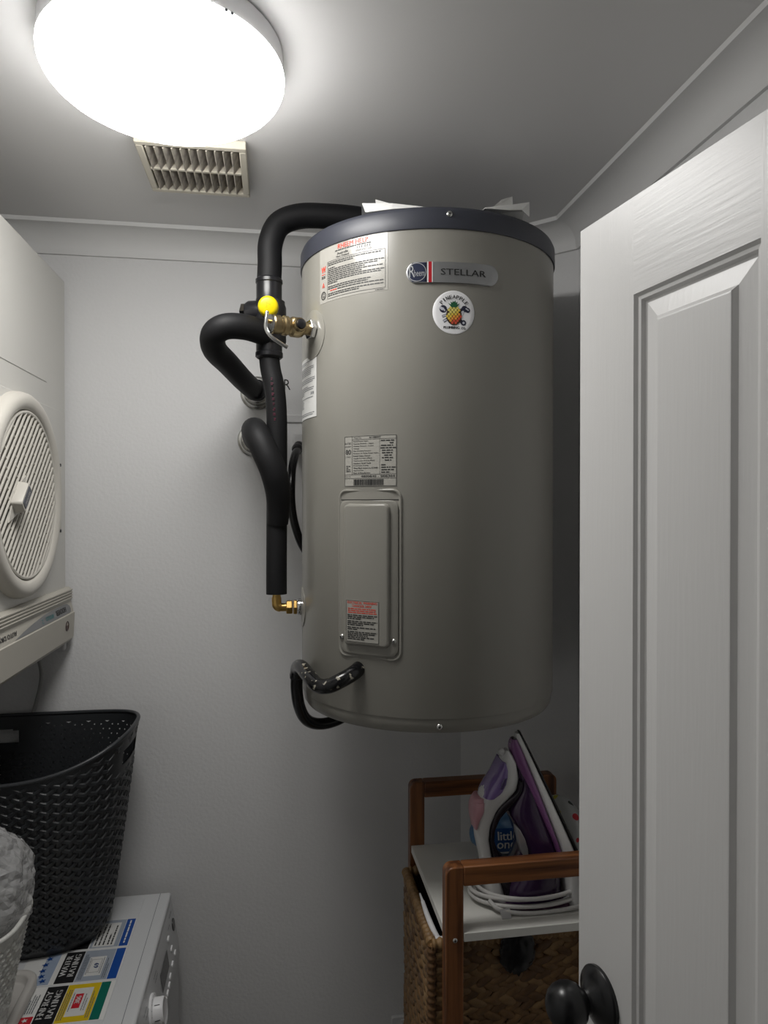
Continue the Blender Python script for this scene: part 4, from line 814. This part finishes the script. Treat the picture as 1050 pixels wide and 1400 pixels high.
nt.links.new([n for n in nt.nodes if n.type == 'TEX_COORD'][0].outputs['Object'], nz.inputs['Vector']); nt.links.new(nz.outputs['Distance'], bpn.inputs['Height']); nt.links.new(bpn.outputs['Normal'], b.inputs['Normal'])
V, Fc = lump((-0.520, 1.218, 1.118), (0.122, 0.088, 0.108), 0.09, 1.5, 4, 5)
rb = random.Random(12); V = [tuple(Vector(p) + (Vector(p) - Vector((-0.520, 1.218, 1.118))) * (0.075 * (abs(noise.noise(Vector(p) * 34)) - 0.2) + rb.uniform(-0.012, 0.012))) for p in V]
o = obj('plastic_bag', (V, Fc), M_bag, None, origin=(-0.525, 1.215, 1.10), smooth=False); tag(o, 'crumpled clear plastic bag on top of the white basket', 'bag')
o = obj('wrapped_bundle', lump((-0.54, 1.21, 1.125), (0.092, 0.058, 0.055), 0.12, 1.7, 9, 4), mat('pale_cloth', (0.5, 0.5, 0.49), 0.8), None, origin=(-0.54, 1.21, 1.08), ang=80); tag(o, 'pale bundle inside the clear plastic bag', 'bundle')

# ------------------------------------------------------------------ shelf trolley below the heater
W_z, W_x = wood('pine_upright', 2), wood('pine_rail', 0)
SX0, SX1, SYB, SYF, SZ, STOP = 0.279, 0.605, 1.452, 1.14, 1.028, 1.150
sh = thing('shelf_unit', (0.44, 1.295, 0), 'stained pine shelf unit with white top under the water heater', 'shelf unit')
bw = 0.031
def hoop(y, ztop):
    """one end frame: two uprights and a rail with rounded outer corners"""
    yb0, yb1 = y - 0.013, y + 0.013; r = 0.014
    for s, x in ((1, SX0), (-1, SX1)):
        arc = [(x + s * (r - r * math.sin(t)), ztop - r + r * math.cos(t)) for t in [PI / 2 * (1 - i / 6) for i in range(7)]]
        poly = [(x, 0.0)] + arc + [(x + s * bw, ztop), (x + s * bw, 0.0)]
        if s < 0: poly = poly[::-1]
        obj('upright', prism(poly, lambda u, v, d: (u, d, v), yb0, yb1), W_z, sh, recalc=True, ang=25, bevel=0.002)
    obj('rail', box(SX0 + bw, SX1 - bw, yb0, yb1, ztop - 0.033, ztop), W_x, sh, bevel=0.002)
hoop(SYB, STOP + 0.010); hoop(SYF, STOP - 0.010)
M_shelf = mat('white_laminate', (0.74, 0.735, 0.69), 0.4)
obj('shelf', join(box(SX0 + 0.002, SX1 - 0.002, SYF + 0.0135, SYB - 0.0135, SZ - 0.015, SZ), box(SX0 + bw + 0.0005, SX1 - bw - 0.0005, SYF - 0.0125, SYF + 0.0135, SZ - 0.015, SZ)), M_shelf, sh, bevel=0.001)
obj('shelf', box(SX0 + 0.002, SX1 - 0.002, SYF + 0.0135, SYB - 0.0135, 0.64, 0.655), M_shelf, sh, bevel=0.001)
for y, s in ((SYF - 0.013, -1),): screw(sh, (SX0 + 0.016, y, SZ - 0.010), (0, s, 0), 0.0042); screw(sh, (SX1 - 0.016, y, SZ - 0.010), (0, s, 0), 0.0042)

# wicker basket on the lower shelf
BX0, BX1, BY0, BY1, BZ0, BZ1 = 0.262, 0.590, 1.176, 1.430, 0.656, 0.990
wk = thing('wicker_basket', ((BX0 + BX1) / 2, (BY0 + BY1) / 2, BZ0), 'brown woven water hyacinth basket inside the shelf unit', 'basket')
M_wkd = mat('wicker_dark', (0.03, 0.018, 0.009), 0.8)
M_wk = [mat('wicker_%d' % i, c, 0.5, bump=(160, 0.4, 0.001), var=(60, 0.7, c2)) for i, (c, c2) in enumerate((((0.25, 0.14, 0.054), (0.13, 0.068, 0.026)), ((0.33, 0.20, 0.085), (0.18, 0.10, 0.04)), ((0.17, 0.088, 0.034), (0.095, 0.048, 0.019))))]
tk_ = 0.008
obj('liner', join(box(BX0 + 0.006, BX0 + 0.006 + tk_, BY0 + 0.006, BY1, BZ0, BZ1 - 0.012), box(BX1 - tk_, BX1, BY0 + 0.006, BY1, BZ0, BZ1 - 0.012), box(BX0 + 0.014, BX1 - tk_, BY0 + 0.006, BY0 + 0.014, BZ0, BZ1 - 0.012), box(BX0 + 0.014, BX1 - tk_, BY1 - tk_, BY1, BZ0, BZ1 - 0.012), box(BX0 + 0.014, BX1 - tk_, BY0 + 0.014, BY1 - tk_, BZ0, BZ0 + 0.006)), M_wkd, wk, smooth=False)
lf = [mesh('strand', ellipsoid((0, 0, 0), 0.0205, 0.0048, 0.0082, 8, 6), m_) for m_ in M_wk]
r6 = random.Random(6); rest = []
def strands(n, base, along, outw, L, z0, z1):
    nr = int((z1 - z0) / 0.0128)
    for r in range(nr):
        k = int(L / 0.027)
        for i in range(k + 1):
            u = min(max((i + (0.5 if r % 2 else 0)) * 0.027, 0.012), L - 0.010); z = z1 - 0.010 - r * 0.0128
            p = Vector(base) + Vector(along) * u + Vector((0, 0, z)) + Vector(outw) * r6.uniform(-0.001, 0.0015); tilt = math.radians((24 if r % 2 else -24) + r6.uniform(-9, 9))
            yaw_ = math.atan2(along[1], along[0]); yield p, tilt, yaw_, r, i
for base, along, outw, L, top in (((BX0 + 0.005, BY0 + 0.004, 0), (0, 1, 0), (-1, 0, 0), BY1 - BY0 - 0.006, BZ1 - 0.008), ((BX0 + 0.006, BY0 + 0.005, 0), (1, 0, 0), (0, -1, 0), BX1 - BX0 - 0.008, BZ1 - 0.008)):
    for p, tilt, yw, r, i in strands(0, base, along, outw, L, BZ0, top):
        if p.z > 0.845:
            piece('strand', r6.choice(lf), None, wk, p, (0, -tilt, yw), (r6.uniform(0.9, 1.15), r6.uniform(0.85, 1.25), r6.uniform(0.85, 1.15)))
        else:
            g = ellipsoid((0, 0, 0), 0.0205, 0.0048, 0.0082, 6, 4); ct, st_ = math.cos(tilt), math.sin(tilt); cy_, sy_ = math.cos(yw), math.sin(yw); vv = []
            for x, y, z in g[0]:
                x2, z2 = x * ct - z * st_, x * st_ + z * ct; vv.append((p.x + x2 * cy_ - y * sy_, p.y + x2 * sy_ + y * cy_, p.z + z2))
            rest.append((vv, g[1]))
tag(obj('lower_strands', join(*rest), M_wk[0], wk, ang=60), kind='stuff')
cor = [(BX0 + 0.006, BY1 - 0.003), (BX0 + 0.006, BY0 + 0.006), (BX1 - 0.006, BY0 + 0.006), (BX1 - 0.006, BY1 - 0.003)]
for a, b in zip(cor, cor[1:] + cor[:1]):
    n = max(4, int(math.hypot(b[0] - a[0], b[1] - a[1]) / 0.0115)); pts = [(a[0] + (b[0] - a[0]) * i / (n * 6), a[1] + (b[1] - a[1]) * i / (n * 6), BZ1 - 0.010) for i in range(n * 6 + 1)]
    obj('rim_wrap', tube(pts, lambda t, n=n: 0.0088 + 0.0016 * math.sin(2 * PI * n * t), 12, 0), M_wk[1], wk, ang=70)
n = 26; obj('corner_post', tube([(BX0 + 0.005, BY0 + 0.004, BZ0 + (BZ1 - 0.01 - BZ0) * i / (n * 6)) for i in range(n * 6 + 1)], lambda t: 0.0078 + 0.0014 * math.sin(2 * PI * n * t), 12, 0), M_wk[2], wk, ang=70)
# things in and on the wicker basket
ch_ = thing('hanger_clip', (0.285, 1.215, 0.97), 'thin white plastic clip sticking out of the wicker basket', 'clip')
obj('stem', tube([(0.268, 1.262, 1.0105), (0.271, 1.235, 1.000), (0.276, 1.205, 0.990), (0.285, 1.19, 0.978)], lambda t: 0.0035 + 0.0015 * math.sin(PI * t), 10), M_wht_vinyl, ch_)
obj('hook_end', loft([[(0.285 + dx, 1.19 + dy2, 0.972 + z) for dx, dy2 in ((-0.012, -0.008), (0.018, -0.008), (0.018, 0.004), (-0.012, 0.006))] for z in (0.0, 0.014)]), M_wht_vinyl, ch_, recalc=True, bevel=0.003)
obj('tip', tube([(0.268, 1.262, 1.0105), (0.2675, 1.272, 1.0125), (0.2675, 1.282, 1.0135)], lambda t: 0.0028 - 0.0012 * t, 8), M_wht_vinyl, ch_)
o = obj('black_bag', lump((0.418, 1.1655, 0.966), (0.032, 0.0085, 0.042), 0.16, 2.4, 6, 4, True), mat('black_film', (0.006, 0.006, 0.007), 0.25), None, origin=(0.418, 1.15, 0.98), ang=35); tag(o, 'black plastic bag hanging over the wicker basket front', 'bag')
o = obj('dark_cloth', lump((0.43, 1.31, 0.83), (0.115, 0.085, 0.075), 0.12, 2.0, 3, 4), M_cloth, None, origin=(0.42, 1.30, 0.8), ang=80); tag(o, 'black cloth filling the wicker basket', 'cloth')

# ------------------------------------------------------------------ steam iron standing on its heel
IY = 1.222
ir = thing('steam_iron', (0.46, IY, SZ), 'purple and white steam iron standing upright on the shelf unit', 'iron')
U = 0.00130
IX = lambda p: 0.347 + (p - 643) * 0.00140
IZ = lambda q: SZ + (1237 - q) * U
def halfw(q): return 0.0575 * min(1.0, max(0.03, (q - 1002) / 190.0)) ** 0.62 if q < 1192 else 0.0575
def iloft(rows_, wf, n=28, e=0.62, y0=0.0):
    rings = []
    for q, l, r in rows_:
        x0, x1 = IX(l), IX(r); m_, h_ = (x0 + x1) / 2, (x1 - x0) / 2; w_ = wf(q)
        rings.append([(m_ + h_ * math.copysign(abs(math.cos(t)) ** e, math.cos(t)), IY + y0 - w_ * math.copysign(abs(math.sin(t)) ** e, math.sin(t)), IZ(q)) for t in [2 * PI * i / n for i in range(n)]])
    return loft(rings)
def dens(rows_, step=6):
    qs = [r[0] for r in rows_]; out = []; N_ = max(2, int((qs[-1] - qs[0]) / step))
    for i in range(N_ + 1):
        q = qs[0] + (qs[-1] - qs[0]) * i / N_; out.append((q, float(np.interp(q, qs, [r[1] for r in rows_])), float(np.interp(q, qs, [r[2] for r in rows_]))))
    return out
M_iw = mat('iron_white', (0.66, 0.66, 0.65), 0.3); M_ip = mat('iron_dark_purple', (0.035, 0.014, 0.05), 0.2, coat=0.4); M_il = mat('iron_mauve', (0.20, 0.075, 0.21), 0.28, coat=0.3)
skirt = [(1005, 704.5, 709), (1012, 704, 712.5), (1020, 708, 716), (1040, 715, 724.5), (1060, 722, 732.5), (1080, 729, 741), (1110, 739, 753.5), (1150, 752, 770), (1180, 759, 782), (1210, 762, 785), (1237, 763, 787)]
obj('skirt', iloft(dens(skirt), halfw, e=0.5), M_iw, ir, recalc=True, ang=50)
sole = [(1003, 708.5, 711), (1012, 712, 715), (1040, 724, 727), (1080, 740.5, 744), (1110, 753, 757), (1150, 769.5, 773.5), (1180, 781.5, 785.5), (1215, 785.5, 789.5), (1230, 787, 790)]
obj('soleplate', iloft(dens(sole), lambda q: halfw(q) + 0.001, e=0.5), mat('soleplate_grey', (0.045, 0.045, 0.045), 0.35, 0.6), ir, recalc=True, ang=50)
body = [(1012, 700, 704.5), (1020, 696, 709), (1040, 700, 716), (1060, 705, 723), (1078, 706, 729.5), (1090, 699, 733.5), (1105, 693, 738.5), (1115, 692, 742), (1130, 699, 746.5), (1150, 706, 752.5), (1165, 708, 757), (1180, 705, 760), (1195, 697, 761), (1210, 688, 762), (1237, 682, 763)]
obj('body', iloft(dens(body), lambda q: halfw(q) * 0.9, e=0.7), M_ip, ir, recalc=True, ang=50)
acc = [(1013, 699, 705.5), (1022, 695.5, 710), (1040, 700, 716.5), (1060, 707, 723.5), (1080, 716, 730.5), (1110, 729, 740), (1150, 745, 753), (1180, 755, 760)]
obj('accent_band', iloft(dens(acc), lambda q: halfw(q) * 0.98, e=0.6), M_il, ir, recalc=True, ang=50)
shell = [(1028, 690.5, 695), (1034, 688, 699), (1044, 683, 703), (1055, 677, 705), (1068, 668, 707), (1078, 661, 705.5), (1086, 656.5, 700), (1095, 653, 692), (1105, 650.5, 682), (1115, 649, 676), (1130, 648.5, 669.5), (1150, 650.5, 667), (1170, 655, 670), (1190, 658.5, 676), (1210, 661, 683), (1237, 664, 690)]
obj('handle_shell', iloft(dens(shell, 4), lambda q: float(np.interp(q, [1028, 1045, 1080, 1110, 1140, 1180, 1210, 1237], [0.010, 0.026, 0.030, 0.021, 0.0185, 0.021, 0.028, 0.034])), e=0.75), M_iw, ir, recalc=True, ang=50)
lin = [(1066, 703, 710), (1080, 700, 709), (1090, 688, 706), (1100, 678, 700), (1110, 672, 690), (1120, 669, 682), (1135, 666.5, 675), (1150, 666, 673.5), (1170, 669, 680), (1182, 672, 692), (1200, 676, 699), (1237, 686, 702)]
obj('handle_liner', iloft(dens(lin, 4), lambda q: float(np.interp(q, [1066, 1090, 1120, 1160, 1200, 1237], [0.031, 0.0295, 0.0205, 0.0192, 0.026, 0.036])), e=0.75), mat('liner_aubergine', (0.012, 0.008, 0.014), 0.25), ir, recalc=True, ang=50)
# near-side water window, buttons and dial
def side_plate(pts, y, d0, d1): return prism([(IX(a), IZ(b)) for a, b in pts], lambda u, v, d: (u, y - d, v), d0, d1)
def wrap_rows(rows_, wf): return iloft(dens(rows_, 3), wf, e=0.75)
win = [(1041, 683.6, 687), (1050, 678, 691), (1060, 672.5, 692), (1070, 666, 691), (1080, 660.0, 686), (1088, 657, 674)]
obj('water_window', wrap_rows(win, lambda q: float(np.interp(q, [1041, 1050, 1080, 1088], [0.0265, 0.0293, 0.0318, 0.030]))), mat('violet_tank', (0.20, 0.13, 0.34), 0.08, coat=0.5), ir, recalc=True, ang=50)
wl = [(1060, 680, 688.5), (1066, 676, 688), (1074, 674, 684)]
obj('water_mark', wrap_rows(wl, lambda q: 0.0328), mat('deep_violet', (0.055, 0.03, 0.12), 0.1, coat=0.5), ir, recalc=True, ang=50)
pb = [(1095, 647, 662), (1100, 644.5, 661), (1110, 643.2, 660), (1120, 644, 655), (1133, 647, 650.5)]
M_pink = mat('pink_plastic', (0.55, 0.29, 0.33), 0.35)
obj('steam_button', wrap_rows(pb, lambda q: float(np.interp(q, [1095, 1105, 1133], [0.0225, 0.0255, 0.017]))), M_pink, ir, recalc=True, ang=50)
obj('spray_button', wrap_rows([(1090, 650, 660), (1094, 646, 664), (1097, 645, 664)], lambda q: 0.020), M_pink, ir, recalc=True, ang=50)
obj('spray_nozzle', lathe([(0, 0), (0.006, 0), (0.006, 0.010), (0.003, 0.013), (0, 0.013)], (IX(690), IY, IZ(1034)), (-0.75, 0, 0.65), 16), M_iw, ir)
dl = [(694.5, 1122), (700, 1127), (706, 1139), (710, 1153), (711, 1166), (708.5, 1168), (703, 1160), (699, 1146), (696, 1132)]
obj('dial', side_plate(dl[::-1], IY, 0.030, 0.047), mat('dial_silver', (0.42, 0.42, 0.43), 0.35, 0.5), ir, recalc=True, bevel=0.001, ang=40)
obj('heel_plate', prism(rrect(0.142, 0.112, 0.03), lambda u, v, d: (IX(722) + u, IY + v, SZ + d), 0.0, 0.006), mat('heel_mauve', (0.12, 0.05, 0.10), 0.4), ir, recalc=True, bevel=0.001)
# cord wound round the heel
M_cord = mat('braided_cord', (0.60, 0.59, 0.57), 0.8, bump=(700, 0.6, 0.001))
r8 = random.Random(8); pts = []
for lp_ in range(4):
    for i in range(16):
        t = 2 * PI * (i / 16) + 0.4; k = lp_ + i / 16; rx = 0.108 + 0.006 * math.sin(k * 3.1); ry_ = 0.0635 + 0.0022 * math.sin(k * 2.3)
        z = SZ + 0.0045 + 0.0062 * (k) + 0.007 * (1 + math.cos(t - 0.4)) * 0.5 + 0.004 * math.sin(k * 2.7)
        pts.append((0.463 + rx * math.cos(t), IY + 0.004 + ry_ * math.sin(t), z))
obj('cord', tube(pts, 0.0036, 8, 3), M_cord, ir, ang=60)
obj('loose_cord', tube([(0.372, 1.185, SZ + 0.019), (0.385, 1.170, SZ + 0.010), (0.42, 1.161, SZ + 0.005), (0.47, 1.158, SZ + 0.0045), (0.53, 1.161, SZ + 0.007), (0.57, 1.175, SZ + 0.012)], 0.0036, 8), M_cord, ir, ang=60)
obj('cord_clip', loft([[(x + dx, 1.162 + dy2, SZ + z + 0.0005) for dx, dy2, z in ((-0.003, -0.006, 0), (0.003, -0.006, 0), (0.003, 0.004, 0.012), (-0.003, 0.004, 0.012))] for x in (0.388, 0.402)]), M_white, ir, recalc=True, bevel=0.001)
# packet and cloth behind the iron
wp = thing('wipes_packet', (0.462, 1.385, SZ), 'blue packet with white lettering on the shelf behind the iron', 'packet')
V, Fc = lump((0.462, 1.385, SZ + 0.040), (0.068, 0.040, 0.0415), 0.05, 2.0, 11, 4, flat=-0.0395)
obj('pack', (V, Fc), mat('blue_film', (0.05, 0.17, 0.36), 0.3, var=(40, 0.35, (0.35, 0.45, 0.52))), wp, ang=60)
def on_pack(u, v, d):
    k = max(0.0, 1 - (u / 0.074) ** 2 - ((v - 0.040) / 0.050) ** 2); return (0.462 + u, 1.385 - 0.0415 * math.sqrt(k) - 0.0028 - d, SZ + v)
obj('blue_patch', rect(-0.040, 0.042, 0.016, 0.066, on_pack, 0.0, 10, 8), mat('blue_print', (0.02, 0.085, 0.27), 0.3), wp)
obj('lettering', join(text('little', -0.002, 0.053, 0.040, 0.016, on_pack, 0.001, bold=0.001), text('ones', 0.000, 0.034, 0.048, 0.013, on_pack, 0.001, bold=0.001), rect(-0.036, 0.038, 0.016, 0.020, on_pack, 0.001, 8)), M_pw, wp, smooth=False)
o = obj('spotted_cloth', lump((0.580, 1.345, SZ + 0.056), (0.036, 0.070, 0.066), 0.08, 1.8, 5, 4, flat=-0.0555), mat('spotted_cotton', (0.42, 0.43, 0.42), 0.8), None, origin=(0.580, 1.345, SZ), ang=80); tag(o, 'white folded cloth with coloured spots behind the iron', 'cloth')
m = MATS['spotted_cotton']; nt = m.node_tree; b = nt.nodes['Principled BSDF']; tc = [n for n in nt.nodes if n.type == 'TEX_COORD'][0]
vo = nt.nodes.new('ShaderNodeTexVoronoi'); vo.inputs['Scale'].default_value = 34; vo.inputs['Randomness'].default_value = 0.6; nt.links.new(tc.outputs['Object'], vo.inputs['Vector'])
lt2 = nt.nodes.new('ShaderNodeMath'); lt2.operation = 'LESS_THAN'; lt2.inputs[1].default_value = 0.24; nt.links.new(vo.outputs['Distance'], lt2.inputs[0])
hs = nt.nodes.new('ShaderNodeSeparateColor'); nt.links.new(vo.outputs['Color'], hs.inputs[0])
cr = nt.nodes.new('ShaderNodeValToRGB'); cr.color_ramp.interpolation = 'CONSTANT'; cr.color_ramp.elements[0].color = (0.5, 0.03, 0.04, 1); cr.color_ramp.elements[1].position = 0.33; cr.color_ramp.elements[1].color = (0.05, 0.06, 0.05, 1)
e3 = cr.color_ramp.elements.new(0.66); e3.color = (0.45, 0.42, 0.05, 1); nt.links.new(hs.outputs[0], cr.inputs[0])
mx = nt.nodes.new('ShaderNodeMix'); mx.data_type = 'RGBA'; mx.inputs['A'].default_value = (0.42, 0.43, 0.42, 1); nt.links.new(lt2.outputs[0], mx.inputs['Factor']); nt.links.new(cr.outputs[0], mx.inputs['B']); nt.links.new(mx.outputs['Result'], b.inputs['Base Color'])
